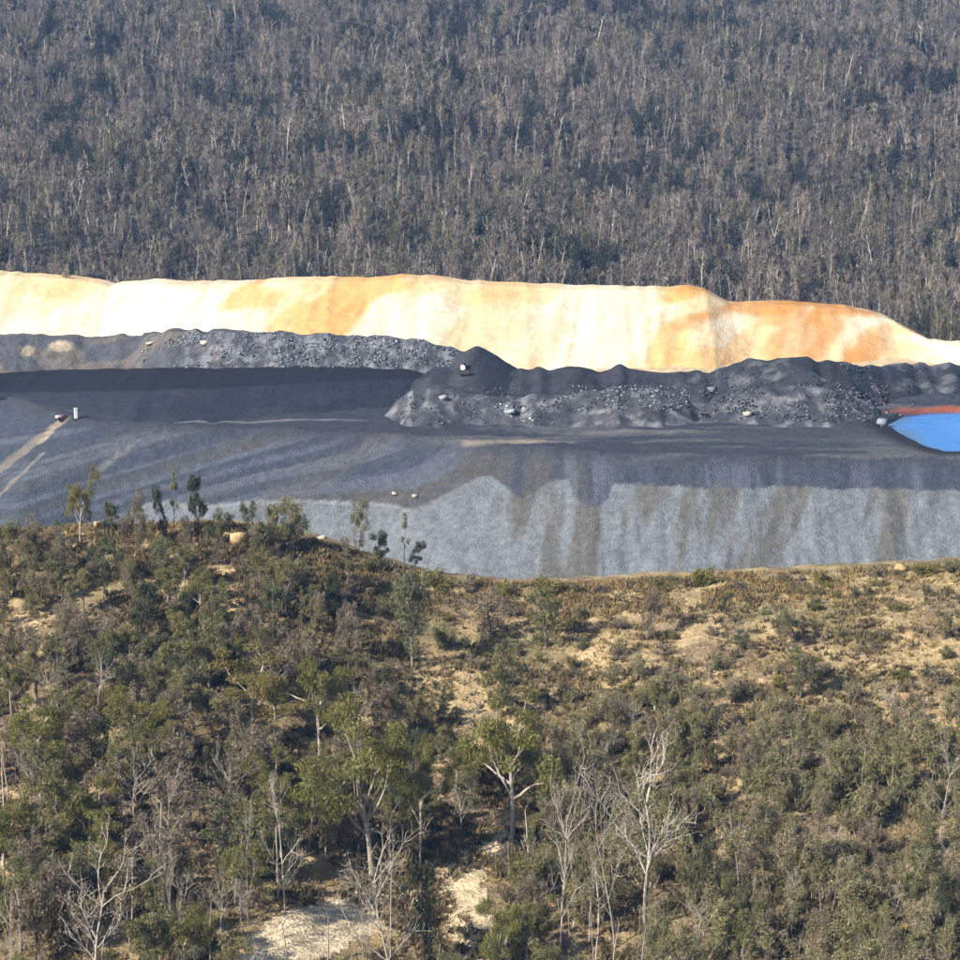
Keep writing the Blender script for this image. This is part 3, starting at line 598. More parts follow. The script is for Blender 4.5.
def build_tree(seed, kind, H=10.0, W=5.0, size=0.5, dens=1.0):
    """returns trunk mesh, crown mesh (base at the origin, height H)"""
    r = np.random.default_rng(seed); T = Tube(); tips = []; sprd = []; parts = []
    if kind == 'gum':                                        # spreading eucalypt: clear trunk, domed clumpy crown
        lean = r.normal(0, .06, 2); pts, rad = limb(r, (0, 0, -.3), (lean[0], lean[1], 1), H * .5, H * .024, H * .015, .12, 0, 6); T.add(pts, rad, 6)
        for i in range(7):
            a = i * 2.4 + r.uniform(-.4, .4); q = pts[r.integers(3, 7)]; el = r.uniform(.45, 1.3)
            L = H * r.uniform(.3, .5); d = np.array([math.cos(a) * math.cos(el) * W / H * 1.7, math.sin(a) * math.cos(el) * W / H * 1.7, math.sin(el)])
            p2, r2 = limb(r, q, d, L, H * .011, H * .004, .35, .25); T.add(p2, r2, 4)
            for j in range(4):
                d3 = d + r.normal(0, .6, 3); p3, r3 = limb(r, p2[r.integers(2, 6)], d3, H * r.uniform(.1, .2), H * .004, H * .0015, .3, .2, 3); T.add(p3, r3, 3)
                tips.append(p3[-1]); sprd.append(np.array([1, 1, .55]) * H * r.uniform(.07, .12))
            tips.append(p2[-1]); sprd.append(np.array([1, 1, .6]) * H * .11)
        parts.append(leaves(r, tips, np.array(sprd), int(190 * dens), size, .3, .5))
    elif kind == 'column':                                   # regrowth up the whole stem
        pts, rad = limb(r, (0, 0, -.3), (r.normal(0, .05), r.normal(0, .05), 1), H * .97, H * .016, H * .003, .1, 0, 8); T.add(pts, rad, 5)
        for i in range(26):
            t = r.uniform(.12, 1); k = t * 8; j = min(int(k), 7); q = pts[j] + (pts[j + 1] - pts[j]) * (k - j)
            wd = W * .5 * (0.45 + .75 * math.sin(min(1, t * 1.05) * 2.6)) * r.uniform(.35, 1); a = r.uniform(0, 6.28)
            p2, r2 = limb(r, q, (math.cos(a), math.sin(a), .9), wd * 1.2, H * .004, H * .0015, .3, .3, 3); T.add(p2, r2, 3)
            tips.append(p2[-1]); sprd.append(np.array([.8, .8, 1.25]) * W * r.uniform(.14, .24))
        parts.append(leaves(r, tips, np.array(sprd), int(110 * dens), size, .26, 1.2))
    elif kind == 'slender':                                  # bare pole with a tufted head
        pts, rad = limb(r, (0, 0, -.3), (r.normal(0, .05), r.normal(0, .05), 1), H * .9, H * .014, H * .005, .12, 0, 7); T.add(pts, rad, 5)
        for i in range(10):
            q = pts[r.integers(4, 8)]; a = r.uniform(0, 6.28); p2, r2 = limb(r, q, (math.cos(a), math.sin(a), r.uniform(.3, 1.2)), W * r.uniform(.3, .55), H * .005, H * .002, .3, .2, 3); T.add(p2, r2, 3)
            tips.append(p2[-1]); sprd.append(np.array([1, 1, .8]) * W * r.uniform(.13, .22))
        parts.append(leaves(r, tips, np.array(sprd), int(70 * dens), size, .28, 1.0))
        parts.append(leaves(r, pts[1:5], (W * .1, W * .1, H * .06), int(12 * dens), size, .35, .7))
    elif kind == 'dead':                                     # leafless: forked pale limbs and twigs
        pts, rad = limb(r, (0, 0, -.3), (r.normal(0, .06), r.normal(0, .06), 1), H * .8, H * .0115, H * .0045, .14, 0, 7); T.add(pts, rad, 6)
        for i in range(12):
            a = i * 2.4 + r.uniform(-.5, .5); q = pts[r.integers(2, 8)]; el = r.uniform(.6, 1.25)
            d = np.array([math.cos(a) * math.cos(el) * W / H * 1.9, math.sin(a) * math.cos(el) * W / H * 1.9, math.sin(el)])
            p2, r2 = limb(r, q, d, H * r.uniform(.25, .45), H * .0052, H * .0018, .3, .35, 6); T.add(p2, r2, 4)
            for j in range(5):
                p3, r3 = limb(r, p2[r.integers(2, 7)], d + r.normal(0, .5, 3), H * r.uniform(.1, .22), H * .003, H * .0011, .3, .3, 4); T.add(p3, r3, 3)
                for m in range(3): p4, r4 = limb(r, p3[r.integers(1, 5)], d + r.normal(0, .8, 3), H * r.uniform(.05, .1), H * .0017, H * .0008, .3, .2, 2); T.add(p4, r4, 3)
                tips.append(p3[-1])
        if dens > 0: parts.append(leaves(r, tips, (H * .04, H * .04, H * .05), max(1, int(12 * dens)), size * .8, .3, .5))
    elif kind == 'pole':                                     # a bare straight stem with a few broken stubs
        pts, rad = limb(r, (0, 0, -.3), (r.normal(0, .05), r.normal(0, .05), 1), H, H * .0125, H * .005, .1, 0, 8); T.add(pts, rad, 5)
        for i in range(6):
            a = r.uniform(0, 6.28); p2, r2 = limb(r, pts[r.integers(3, 9)], (math.cos(a), math.sin(a), r.uniform(.5, 1.5)), H * r.uniform(.05, .17), H * .004, H * .0014, .35, .3, 3); T.add(p2, r2, 3); tips.append(p2[-1])
        parts.append(leaves(r, tips, (H * .03, H * .03, H * .04), max(1, int(14 * dens)), size, .3, .8))
    elif kind == 'shrub':
        for i in range(7):
            a = r.uniform(0, 6.28); el = r.uniform(.5, 1.4); d = (math.cos(a) * math.cos(el) * W / H, math.sin(a) * math.cos(el) * W / H, math.sin(el))
            p2, r2 = limb(r, (r.normal(0, .06 * W), r.normal(0, .06 * W), -.1), d, H * r.uniform(.6, .95), H * .014, H * .005, .3, .2, 4); T.add(p2, r2, 3)
            for q in p2[1:]: tips.append(q); sprd.append(np.array([1, 1, .8]) * W * r.uniform(.12, .22))
        parts.append(leaves(r, tips, np.array(sprd), int(55 * dens), size, .28, .3))
    elif kind == 'sapling':                                  # several thin pale stems with sparse leaf sprays
        for i in range(5):
            p2, r2 = limb(r, (r.normal(0, .12 * W), r.normal(0, .12 * W), -.2), (r.normal(0, .2), r.normal(0, .2), 1), H * r.uniform(.65, 1), H * .010, H * .0035, .2, .1, 6); T.add(p2, r2, 4)
            for q in range(7):
                a = r.uniform(0, 6.28); p3, r3 = limb(r, p2[r.integers(2, 7)], (math.cos(a), math.sin(a), 1.1), H * r.uniform(.12, .25), H * .0045, H * .0015, .3, .3, 3); T.add(p3, r3, 3)
                tips.append(p3[-1]); sprd.append(np.array([.8, .8, 1.2]) * W * r.uniform(.12, .2)); tips.append(p3[1]); sprd.append(np.array([.8, .8, 1.2]) * W * .12)
        parts.append(leaves(r, tips, np.array(sprd), int(30 * dens), size, .24, 1.2))
    tm = T.mesh('trunk')
    # exact size: height H, spread W, measured over both meshes
    v, f, c = join_leaves(parts)
    allv = np.concatenate([v, np.concatenate(T.V)]); zt = np.percentile(allv[:, 2], 99.7); wx = np.percentile(np.abs(allv[:, :2]), 97.5)
    kz, kx = H / max(zt, .1), (W / 2) / max(wx, .05)
    tv = np.concatenate(T.V) * (kx, kx, kz)
    tm = mesh_np('trunk', tv, np.array(T.F), smooth=True)
    return tm, mesh_np('crown', v * (kx, kx, kz), f, c)
PROTO = {}
def proto(key, kind, n, bark, leaf, H, W, size, dens):
    L = []
    for i in range(n):
        t, c = build_tree(abs(hash_str(key)) % 9999 + i * 7, kind, H * (1 + .0 * i), W, size, dens); t.materials.append(M[bark]); c.materials.append(M[leaf]); L.append((t, c, H, W))
    PROTO[key] = L
def hash_str(s): return sum(ord(ch) * (i + 3) * 31 for i, ch in enumerate(s))
proto('gum', 'gum', 5, 'bark_pale', 'leaf_olive', 14, 12, .36, 1.5)
proto('graygum', 'gum', 4, 'bark_grey', 'leaf_green', 12, 8, .46, .95)
proto('column', 'column', 5, 'bark_grey', 'leaf_green', 10, 5.0, .46, 1.15)
proto('darkcol', 'column', 3, 'bark_dark', 'leaf_dark', 9, 4, .46, 1.1)
proto('mauvecol', 'column', 4, 'bark_dark', 'leaf_mauve', 9, 5.0, .44, .95)
proto('slender', 'slender', 5, 'bark_grey', 'leaf_green', 9, 4, .5, 1.1)
proto('dead', 'dead', 6, 'bark_dead', 'leaf_mauve', 14, 9, .4, .6)
M['bark_sap'] = mat_plain('pale_sapling_bark', (0.44, 0.38, 0.30), vary=0.3, noise=0.35, nscale=1.5)
proto('pole', 'pole', 4, 'bark_dead', 'leaf_mauve', 11, 2.6, .4, .5)
proto('sapling', 'sapling', 7, 'bark_sap', 'leaf_sap', 7, 5.0, .44, 1.0)
proto('shrub', 'shrub', 6, 'bark_grey', 'leaf_green', 2.4, 3.0, .30, .9)
proto('mshrub', 'shrub', 5, 'bark_grey', 'leaf_mauve', 2.2, 2.8, .30, .7)
proto('bshrub', 'shrub', 4, 'bark_grey', 'leaf_bright', 1.7, 2.8, .32, 1.0)
WORDS = {'gum': ('olive green gum tree', 'gum_tree', 'tree'), 'graygum': ('grey-green gum tree', 'gum_tree', 'tree'), 'column': ('narrow grey-green tree', 'regrowth_tree', 'tree'), 'darkcol': ('narrow dark green tree', 'regrowth_tree', 'tree'),
         'mauvecol': ('narrow brownish-grey tree', 'regrowth_tree', 'tree'), 'slender': ('slender bare-stemmed tree', 'slender_tree', 'tree'), 'dead': ('bare pale dead tree', 'dead_tree', 'tree'), 'pole': ('straight pale bare-stemmed dead tree', 'bare_dead_tree', 'tree'), 'sapling': ('thin-stemmed leafy sapling', 'sapling', 'sapling'),
         'shrub': ('grey-green shrub', 'shrub', 'shrub'), 'mshrub': ('mauve-grey shrub', 'shrub', 'shrub'), 'bshrub': ('low yellow-green shrub', 'shrub', 'shrub')}
PLANTS = []       # (key, px, py, size word, root) for labels
def plant(key, x, y, z, H, W=None, rz=None, label=None, group=None, variant=None, tilt=(0, 0)):
    L = PROTO[key]; t, c, h0, w0 = L[variant % len(L) if variant is not None else random.randrange(len(L))]
    W = W or w0 * H / h0
    words, name, cat = WORDS[key]
    o = bpy.data.objects.new(name, None); COL.objects.link(o); o.location = (x, y, z - .1); o.empty_display_size = .5
    o.rotation_euler = (tilt[0], tilt[1], random.uniform(0, 6.28) if rz is None else rz); o.scale = (W / w0, W / w0, H / h0)
    link('trunk', t, parent=o); link('crown', c, parent=o)
    o['category'] = cat
    if label: o['label'] = label
    else: PLANTS.append((key, *[float(v) for v in project(x, y, z + H * .5)], H / h0, o, group))
    if group: o['group'] = group
    return o
LAND = []        # landmarks: (px, py, phrase)
def hero(key, px, base, top, wpx, label, phrase=None, **kw):
    x, y, z = ground_hit(px, base); sl_d = math.sqrt(x * x + y * y + z * z); H = (base - top) * sl_d / F / math.cos(PITCH + math.atan((base - 480) / F)); W = wpx * sl_d / F
    if phrase: LAND.append((px, (base + top) / 2, phrase))
    OCC.append((x, y, W * .35))
    return plant(key, x, y, z, H, W, label=label, **kw)
OCC = []
hero('gum', 80, 544, 470, 34, 'umbrella-crowned tree standing tall on the left crest', 'the umbrella tree on the crest', variant=1)
hero('mauvecol', 140, 556, 490, 13, 'thin brownish tree on crest left of the close pair', None)
hero('darkcol', 163, 545, 487, 17, 'shorter dark tree of the close crest pair')
hero('slender', 174, 541, 473, 13, 'taller thin tree of the close crest pair', 'the crest pair')
hero('darkcol', 200, 538, 475, 22, 'dense dark columnar tree on crest right of the pair', 'the dense crest column')
hero('column', 286, 548, 496, 36, 'broad bushy grey tree on crest beside whitish boulders', 'the whitish crest boulders')
hero('column', 359, 552, 498, 17, 'lone narrow column tree on crest shoulder against grey wall', 'the lone crest column')
hero('darkcol', 381, 564, 528, 28, 'low bushy tree between column and thin-stemmed crest trees')
hero('slender', 404, 570, 513, 12, 'thin-stemmed tufted tree against the grey embankment', 'the thin tufted crest tree')
for px_, b_, t_, w_, k_, lab in ((12, 552, 522, 20, 'column', 'bushy grey tree at the far left end of the crest'), (38, 546, 524, 14, 'mauvecol', 'low brownish tree second from left on the crest'), (58, 545, 518, 12, 'column', 'small tree just left of the umbrella tree on crest'), (112, 540, 503, 12, 'slender', 'tiny dark-topped tree right of the umbrella tree'), (126, 548, 518, 14, 'mauvecol', 'brownish crest tree left of the thin brownish one'),
        (150, 546, 520, 12, 'column', 'low tree tucked left of the close crest pair'), (186, 546, 516, 12, 'mauvecol', 'brownish low tree between pair and dense column'), (218, 546, 508, 15, 'column', 'bushy tree between dense column and tan boulder'), (258, 550, 518, 16, 'mauvecol', 'brownish tree right of the tan crest boulder'), (272, 548, 505, 13, 'column', 'small tree left of the broad bushy crest tree'), (300, 552, 510, 16, 'column', 'grey tree right of the broad bushy crest tree'), (345, 566, 536, 13, 'mauvecol', 'low brownish tree at foot of the lone column')):
    hero(k_, px_, b_, t_, w_, lab)
for q_, (px_, b_, w_, k_) in enumerate(((440, 588, 30, 'bshrub'), (470, 590, 26, 'mshrub'), (505, 596, 24, 'bshrub'), (545, 594, 26, 'bshrub'), (575, 592, 18, 'shrub'), (600, 592, 16, 'mshrub'), (662, 588, 18, 'bshrub'), (672, 584, 14, 'shrub'), (705, 586, 30, 'bshrub'), (785, 580, 16, 'shrub'), (740, 590, 18, 'mshrub'), (820, 584, 22, 'bshrub'), (875, 576, 18, 'mshrub'), (925, 574, 20, 'bshrub'), (952, 572, 22, 'shrub'))):
    hero(k_, px_, b_, b_ - w_ * .6, w_, WORDS[k_][0] + ' on the very edge of the grassy crest, ' + ['leftmost', 'second', 'third', 'fourth', 'fifth', 'sixth', 'seventh', 'eighth', 'ninth', 'tenth', 'eleventh', 'twelfth', 'thirteenth', 'fourteenth', 'rightmost'][q_] + ('' if q_ in (0, 14) else ' from left'))
hero('darkcol', 414, 566, 542, 22, 'small dark bush at the right foot of crest trees')
hero('column', 412, 668, 572, 36, 'tall grey-green tree with long shadow in the centre', 'the tall centre tree')
hero('shrub', 446, 650, 624, 26, 'dark bush just right of the tall centre tree')
hero('column', 497, 718, 640, 44, 'dense grey-green tree above the round green gum', 'the dense tree above the green gum')
hero('column', 546, 650, 590, 38, 'bushy tree with dark shadow on the right grass', 'the bushy tree with dark shadow')
hero('mauvecol', 490, 640, 588, 44, 'brownish twiggy tree left of the bushy shadowed tree')
hero('column', 785, 650, 604, 26, 'lone dark upright tree on right grassy slope', 'the lone dark tree on the right slope')
hero('column', 800, 700, 650, 34, 'dark bushy tree just below the lone upright one')
hero('mauvecol', 648, 640, 588, 26, 'purplish twiggy tree near the right grassy crest', 'the purplish twiggy tree')
hero('column', 738, 652, 628, 20, 'small dark tree left of the lone upright tree')
hero('column', 942, 640, 610, 18, 'small green upright tree at the right edge grass', 'the small tree at the right edge')
hero('gum', 372, 880, 712, 128, 'largest olive green gum with broad crown, lower centre-left', 'the largest green gum', variant=0)
hero('gum', 512, 840, 700, 104, 'round olive gum left of the white dead tree', 'the round green gum', variant=2)
hero('gum', 320, 770, 660, 84, 'olive gum uphill of the largest gum', 'the upper green gum', variant=3)
hero('gum', 255, 745, 655, 80, 'olive gum left of the upper green gum', None, variant=4)
hero('graygum', 210, 700, 620, 60, 'grey-green gum mid-left below the crest', 'the mid-left grey gum')
hero('gum', 130, 760, 680, 70, 'olive gum at mid-left among grey trees', 'the mid-left olive gum', variant=1)
hero('gum', 40, 800, 700, 80, 'olive gum near the left edge', 'the left edge gum', variant=2)
hero('darkcol', 140, 650, 582, 36, 'very dark tree with black shadow on left slope', 'the very dark tree')
hero('gum', 420, 870, 740, 60, 'small olive gum right of the largest gum', None, variant=3)
hero('dead', 645, 925, 728, 104, 'tall white dead tree with many upswept bare limbs', 'the tall white dead tree', variant=0)
hero('dead', 615, 950, 785, 62, 'smaller bare dead tree in front of the tall white one', None, variant=1)
hero('dead', 95, 990, 836, 125, 'wide spreading bare dead tree at bottom left', 'the spreading dead tree', variant=2)
hero('dead', 285, 915, 775, 56, 'bare pale tree left of the largest green gum', 'the bare centre-left tree', variant=3)
hero('dead', 392, 990, 828, 100, 'forked pale bare tree beside the sandy track', 'the forked tree by the track', variant=4)
hero('dead', 362, 985, 855, 30, 'straight pale pole-like trunk rising from the sandy track', None, variant=5)
hero('dead', 560, 955, 740, 60, 'leaning bare brown-pale trunk left of white dead tree', 'the leaning bare trunk', variant=5, tilt=(0, -.10))
hero('dead', 275, 720, 650, 62, 'small branchy white dead tree behind upper gum', 'the small white dead tree', variant=2)
hero('dead', 248, 940, 800, 26, 'straight pale pole left of the sandy track', None, variant=3)
hero('dead', 180, 985, 850, 34, 'straight pale trunk right of spreading dead tree', None, variant=1)
hero('dead', 32, 850, 745, 50, 'bare pale tree near left edge below the gum', None, variant=4)
hero('dead', 940, 840, 740, 46, 'bare pale sapling-like tree at right edge', None, variant=3)
hero('dead', 12, 975, 880, 24, 'short pale pole at bottom left corner', None, variant=5)
hero('darkcol', 425, 968, 870, 46, 'dark charred bushy tree at bottom centre beside path', 'the charred bottom tree')
hero('darkcol', 945, 948, 880, 34, 'dark green bush low at the right edge', 'the dark bush low at right')
hero('shrub', 470, 765, 722, 40, 'rounded grey-green bush between the two green gums')
hero('gum', 500, 985, 905, 62, 'green tree at bottom centre right of the path', 'the bottom centre green tree', variant=0)
LAND += [(470, 890, 'the footpath'), (310, 935, 'the sandy track'), (240, 533, 'the tan crest boulder'), (30, 560, 'the far left crest'), (700, 600, 'the grassy crest'), (850, 600, 'the right crest'), (860, 720, 'the right slope gully'), (720, 700, 'the straw slope'), (760, 850, 'the lower right thicket'), (880, 800, 'the right thicket'), (680, 960, 'the bottom right edge'), (850, 940, 'the bottom right corner'), (120, 600, 'the left slope'), (30, 660, 'the left edge slope'), (330, 600, 'the crest shoulder'), (200, 870, 'the pale poles'), (420, 690, 'the grassy gap')]

# ---- random planting of the rest of the near hill
def free(x, y, r):
    for ox, oy, orr in OCC:
        if (ox - x) ** 2 + (oy - y) ** 2 < (orr + r) ** 2: return False
    return True
CLEAR = [(240, 552, 20, 20), (232, 594, 19, 26), (244, 628, 16, 14), (180, 546, 24, 14), (95, 545, 20, 12), (150, 668, 22, 16), (170, 730, 16, 16), (6, 815, 20, 22), (180, 825, 16, 12), (35, 672, 14, 12), (330, 555, 40, 14), (30, 638, 18, 16), (600, 650, 14, 22), (435, 690, 55, 30), (470, 880, 40, 34), (325, 965, 100, 62), (462, 905, 42, 62), (370, 905, 24, 14), (300, 985, 70, 40), (340, 1010, 60, 50), (470, 950, 22, 60), (690, 640, 80, 12), (850, 660, 90, 10), (600, 600, 60, 8)]
def cleared(px, py):
    return any(((px - a) / rx_) ** 2 + ((py - b) / ry_) ** 2 < 1 for a, b, rx_, ry_ in CLEAR)
def scatter(n, chooser, rmin, limit=60000, group=None):
    cnt = 0
    for _ in range(limit):
        if cnt >= n: break
        y = random.uniform(262, 399); x = random.uniform(-.215 * y, .215 * y)
        z = float(hill.h(x, y)); px, py = project(x, y, z)
        r = chooser(px, py, x, y)
        if not r: continue
        key, H = r
        rr = rmin * H
        if SA_at(x, y) < 4.5 or SB_at(x, y) < 2.6 or not free(x, y, rr): continue
        OCC.append((x, y, rr)); plant(key, x, y, z, H, group=group); cnt += 1
    return cnt
def SA_at(x, y): return float(SA[int(round(y - hill.ys[0])), int(round(x - hill.xs[0]))])
def SB_at(x, y): return float(SB[int(round(y - hill.ys[0])), int(round(x - hill.xs[0]))])
U = random.uniform
def trees_left(px, py, x, y):
    if cleared(px, py): return None
    if px < 350 - 0.0 * py and py > 528:
        hgt = np.interp(py, [530, 600, 700, 850, 1000], [5, 7, 9, 10.5, 11])
    elif px < 560 and py > 760: hgt = 8
    elif px < 480 and py > 690 and random.random() < .5: hgt = 7
    else: return None
    k = random.choices(['column', 'mauvecol', 'graygum', 'gum', 'darkcol', 'slender', 'dead'], [5, 5.2, 2.6, 1.4 if py > 660 else .2, .9, 2, 1.6 if py > 640 else .3])[0]
    f = U(.65, 1.15) * (1.15 if k in ('graygum', 'gum', 'dead') else 1)
    return k, hgt * f
n1 = scatter(300, trees_left, .165, group='trees on the left slope')
def trees_right(px, py, x, y):
    if cleared(px, py): return None
    edge = 690 + 25 * math.sin(px / 60) - (px - 560) * .0
    if px < 500 or py < edge or random.random() > sstep(edge - 5, edge + 70, py) + .12: return None
    k = random.choices(['sapling', 'mauvecol', 'column', 'slender', 'dead'], [10, 1.8, 1.6, .8, .7])[0]
    return k, U(4.5, 7.5) * (1.15 if k == 'dead' else 1) * np.interp(py, [680, 800], [.65, 1])
def poles(px, py, x, y):
    if px > 640 or py < 790: return None
    if (px > 430 or px < 330) and random.random() < .45: return None
    return 'pole', U(6, 12)
n4 = scatter(46, poles, .07, group='bare trunks at the foot of the slope')
def poles_right(px, py, x, y):
    return ('pole', U(4, 7)) if px > 560 and py > 740 else None
n5 = scatter(34, poles_right, .07, group='bare trunks in the right thicket')
n2 = scatter(330, trees_right, .15, group='thicket on the lower right slope')
def shrubs(px, py, x, y):
    if cleared(px, py) and random.random() < .85: return None
    dn = fbm(np.array(x / 11), np.array(y / 11), 301, 3)
    if dn < .42 and random.random() < .8: return None
    if px > 420 and py < 740:
        k = random.choices(['shrub', 'mshrub', 'bshrub'], [3, 4, 4.5 if py < 610 else 2.2])[0]; s = {'shrub': 2.2, 'mshrub': 2.0, 'bshrub': 1.3}[k]
        return k, s * U(.55, 1.35) * np.interp(py, [570, 740], [.75, 1.2])
    if py > 520: return random.choices(['shrub', 'mshrub'], [3, 3])[0], U(1.5, 3.2)
n3 = scatter(300, shrubs, .34, group='shrubs on the near hill')
print('planted', n1, n2, n3)

# labels that single out: kind + nearest landmark + side, then an order where several remain
from collections import defaultdict
buckets = defaultdict(list)
for key, px, py, f, o, grp in PLANTS:
    if grp == 'far': continue
    bx = min(LAND, key=lambda q: (q[0] - px) ** 2 + ((q[1] - py) * 1.2) ** 2); dx, dy = px - bx[0], py - bx[1]
    side = ('left of' if dx < 0 else 'right of') if abs(dx) > abs(dy) else ('uphill of' if dy < 0 else 'downhill of')
    buckets[(WORDS[key][0], side, bx[2])].append((px, o))
ORD = ['leftmost', 'second from left', 'third from left', 'fourth from left', 'fifth from left', 'sixth from left', 'seventh from left', 'eighth from left', 'ninth from left', 'tenth from left'] + [w + ' from left' for w in 'eleventh twelfth thirteenth fourteenth fifteenth sixteenth seventeenth eighteenth nineteenth twentieth'.split()]
for (w, side, ph), L in buckets.items():
    L.sort(key=lambda t: t[0])
    for i, (px, o) in enumerate(L):
        o['label'] = f'{w} {side} {ph}' + ('' if len(L) == 1 else f', {ORD[i] if i < 20 else "rightmost"}')

# ------------------------------------------------------------------ STUFF: grass and low ground cover on the near hill
def ground_tufts(name, n, size, tone, mat, label, cat, dens, seed, blades=7, flat=False):
    r = np.random.default_rng(seed); y = r.uniform(258, 405, n * 3); x = r.uniform(-.225, .225, n * 3) * y
    if name == 'crest_grass': y = r.uniform(384, 404, n * 3)
    keep = r.random(n * 3) < dens(x, y); x, y = x[keep][:n], y[keep][:n]; z = hill.h(x, y)
    k = len(x); s = size * r.uniform(.5, 1.4, k)
    c = np.repeat(np.stack([x, y, z], 1), blades, 0); S = np.repeat(s, blades)[:, None]; m = k * blades
    a = r.normal(0, .55, (m, 3)); a[:, 2] = 1; a /= np.linalg.norm(a, axis=1)[:, None]
    base = c + np.concatenate([r.normal(0, .35, (m, 2)) * S, np.full((m, 1), -.05)], 1)
    b = np.cross(a, r.normal(0, 1, (m, 3))); b /= np.linalg.norm(b, axis=1)[:, None]
    w = .16 * S; V = np.stack([base - b * w, base + b * w, base + a * S], 1).reshape(-1, 3)
    t = np.repeat(r.uniform(*tone, k), blades) * r.uniform(.8, 1.2, m)
    hue = np.repeat(r.uniform(0, 1, k), blades); C = np.stack([t, t * (1 - .10 * hue), t * (1 - .3 * hue)], 1)
    return tag(link(name, mesh_np(name, V, np.arange(3 * m).reshape(-1, 3), np.repeat(C, 3, 0)), M[mat]), label, cat, kind='stuff')
def d_grass(x, y):
    q = fbm(x / 9, y / 9, 401, 3); tr = np.array([SA[int(round(b - hill.ys[0])), int(round(a - hill.xs[0]))] for a, b in zip(x, y)]); tr2 = np.array([SB[int(round(b - hill.ys[0])), int(round(a - hill.xs[0]))] for a, b in zip(x, y)])
    return sstep(.3, .6, q) * (tr > 4.2) * (tr2 > 2.4)
ground_tufts('dry_grass', 17000, .55, (.5, 1.15), 'grass', 'dry straw grass tussocks covering the near hill', 'grass', d_grass, 411)
ground_tufts('crest_grass', 2600, .85, (.45, 1.15), 'grass', 'taller dry grass tufts along the hill crest', 'grass', lambda x, y: sstep(384, 395, y) * sstep(.35, .6, fbm(x / 5, y / 5, 441, 3)), 451)
M['heath'] = mat_leaf('low_heath_twigs', [(0.20, 0.165, 0.10)], .3)
ground_tufts('low_heath', 20000, .9, (.35, 1.2), 'heath', 'low brown-green heath and fallen twigs under the trees', 'undergrowth', lambda x, y: sstep(.42, .6, fbm(x / 7, y / 7, 421, 3)) * np.maximum(.35, np.maximum(sstep(0, -20, x), sstep(355, 335, y))) * np.minimum(1, d_grass(x, y) + .6 * (np.hypot(x + 30, y - 285) > 22)), 431, 9)

# ------------------------------------------------------------------ FAR FOREST
def far_tree(seed, kind, H, W, leaf, bark, n_leaf, lsize):
    r = np.random.default_rng(seed); T = Tube()
    pts, rad = limb(r, (0, 0, -.5), (r.normal(0, .05), r.normal(0, .05), 1), H * .95, H * .016, H * .006, .12, 0, 6); T.add(pts, rad, 4); tips = [], []
    cs, sp = [], []
    nb = 9
    for i in range(nb):
        t = r.uniform(.3, .95); q = pts[min(int(t * 6), 5)]; a = r.uniform(0, 6.28); p2, r2 = limb(r, q, (math.cos(a), math.sin(a), 1.3), W * r.uniform(.35, .6), H * .008, H * .003, .3, .3, 3); T.add(p2, r2, 3)
        cs += [p2[-1], p2[2]]; sp += [np.array([.8, .8, 1.2]) * W * .2] * 2
    cs += list(pts[2:]); sp += [np.array([1, 1, 1.2]) * W * .16] * len(pts[2:])
    v, f, c = leaves(r, cs, np.array(sp), max(1, int(n_leaf / len(cs))), lsize, .26, 1.9, (.5, 1.5))
    tm = T.mesh('trunk'); tm.materials.append(M[bark]); cm = mesh_np('crown', v, f, c); cm.materials.append(M[leaf])
    return tm, cm
FAR = []
for i in range(6): FAR.append(far_tree(500 + i, 0, 13 + i % 3, 5.6, 'far_leaf', 'bark_pale' if i % 3 == 1 else 'bark_grey', 420, .74))
for i in range(3): FAR.append(far_tree(520 + i, 0, 14, 5.0, 'far_leaf', 'bark_dead', 150, .7))
for i in range(2): FAR.append(far_tree(540 + i, 0, 15, 4.0, 'far_leaf', 'bark_dead', 40, .6))
for i in range(2): FAR.append(far_tree(560 + i, 0, 13, 6.2, 'far_green', 'bark_dark', 480, .8))
for i in range(3): FAR.append(far_tree(580 + i, 0, 12 + i, 5.4, 'far_olive', 'bark_pale', 400, .75))
wts = np.array([3] * 6 + [1.4] * 3 + [.6] * 2 + [.6] * 2 + [.8] * 3); wts /= wts.sum()
r = np.random.default_rng(77)
pts = []
y0 = 834.0
while y0 < 1760:
    step = 4.3 + (y0 - 834) * .0012
    hw = .215 * y0 + 25; xs_ = np.arange(-hw, hw, step); n = len(xs_)
    pts.append(np.stack([xs_ + r.uniform(-.55, .55, n) * step, y0 + r.uniform(-.55, .55, n) * step], 1)); y0 += step * .95
pts = np.concatenate(pts); pts = pts[(pts[:, 1] > 872) | (pts[:, 0] > 150 + (872 - pts[:, 1]) * .25)]; gap = fbm(pts[:, 0] / 14, pts[:, 1] / 26, 610, 3)
pts = pts[(gap > .31) | (r.random(len(pts)) < .55)]
kinds = r.choice(len(FAR), len(pts), p=wts)
dkm = sstep(.57, .66, fbm(pts[:, 0] / 13 + 50, pts[:, 1] / 26, 611, 3)); kinds = np.where(r.random(len(pts)) < dkm * .75, r.integers(11, 13, len(pts)), kinds)
olm = sstep(.55, .66, fbm(pts[:, 0] / 28 + 9, pts[:, 1] / 45, 614, 3)); kinds = np.where((kinds < 9) & (r.random(len(pts)) < olm * .7), r.integers(13, 16, len(pts)), kinds)
scl = r.uniform(.5, 1.35, len(pts)) * np.where((kinds >= 9) & (kinds < 11), 1.12, 1) * (0.45 + 1.1 * fbm(pts[:, 0] / 22, pts[:, 1] / 35, 612, 3)); rot = r.uniform(0, 6.28, len(pts)); Zp = fh_z(pts[:, 0], pts[:, 1])
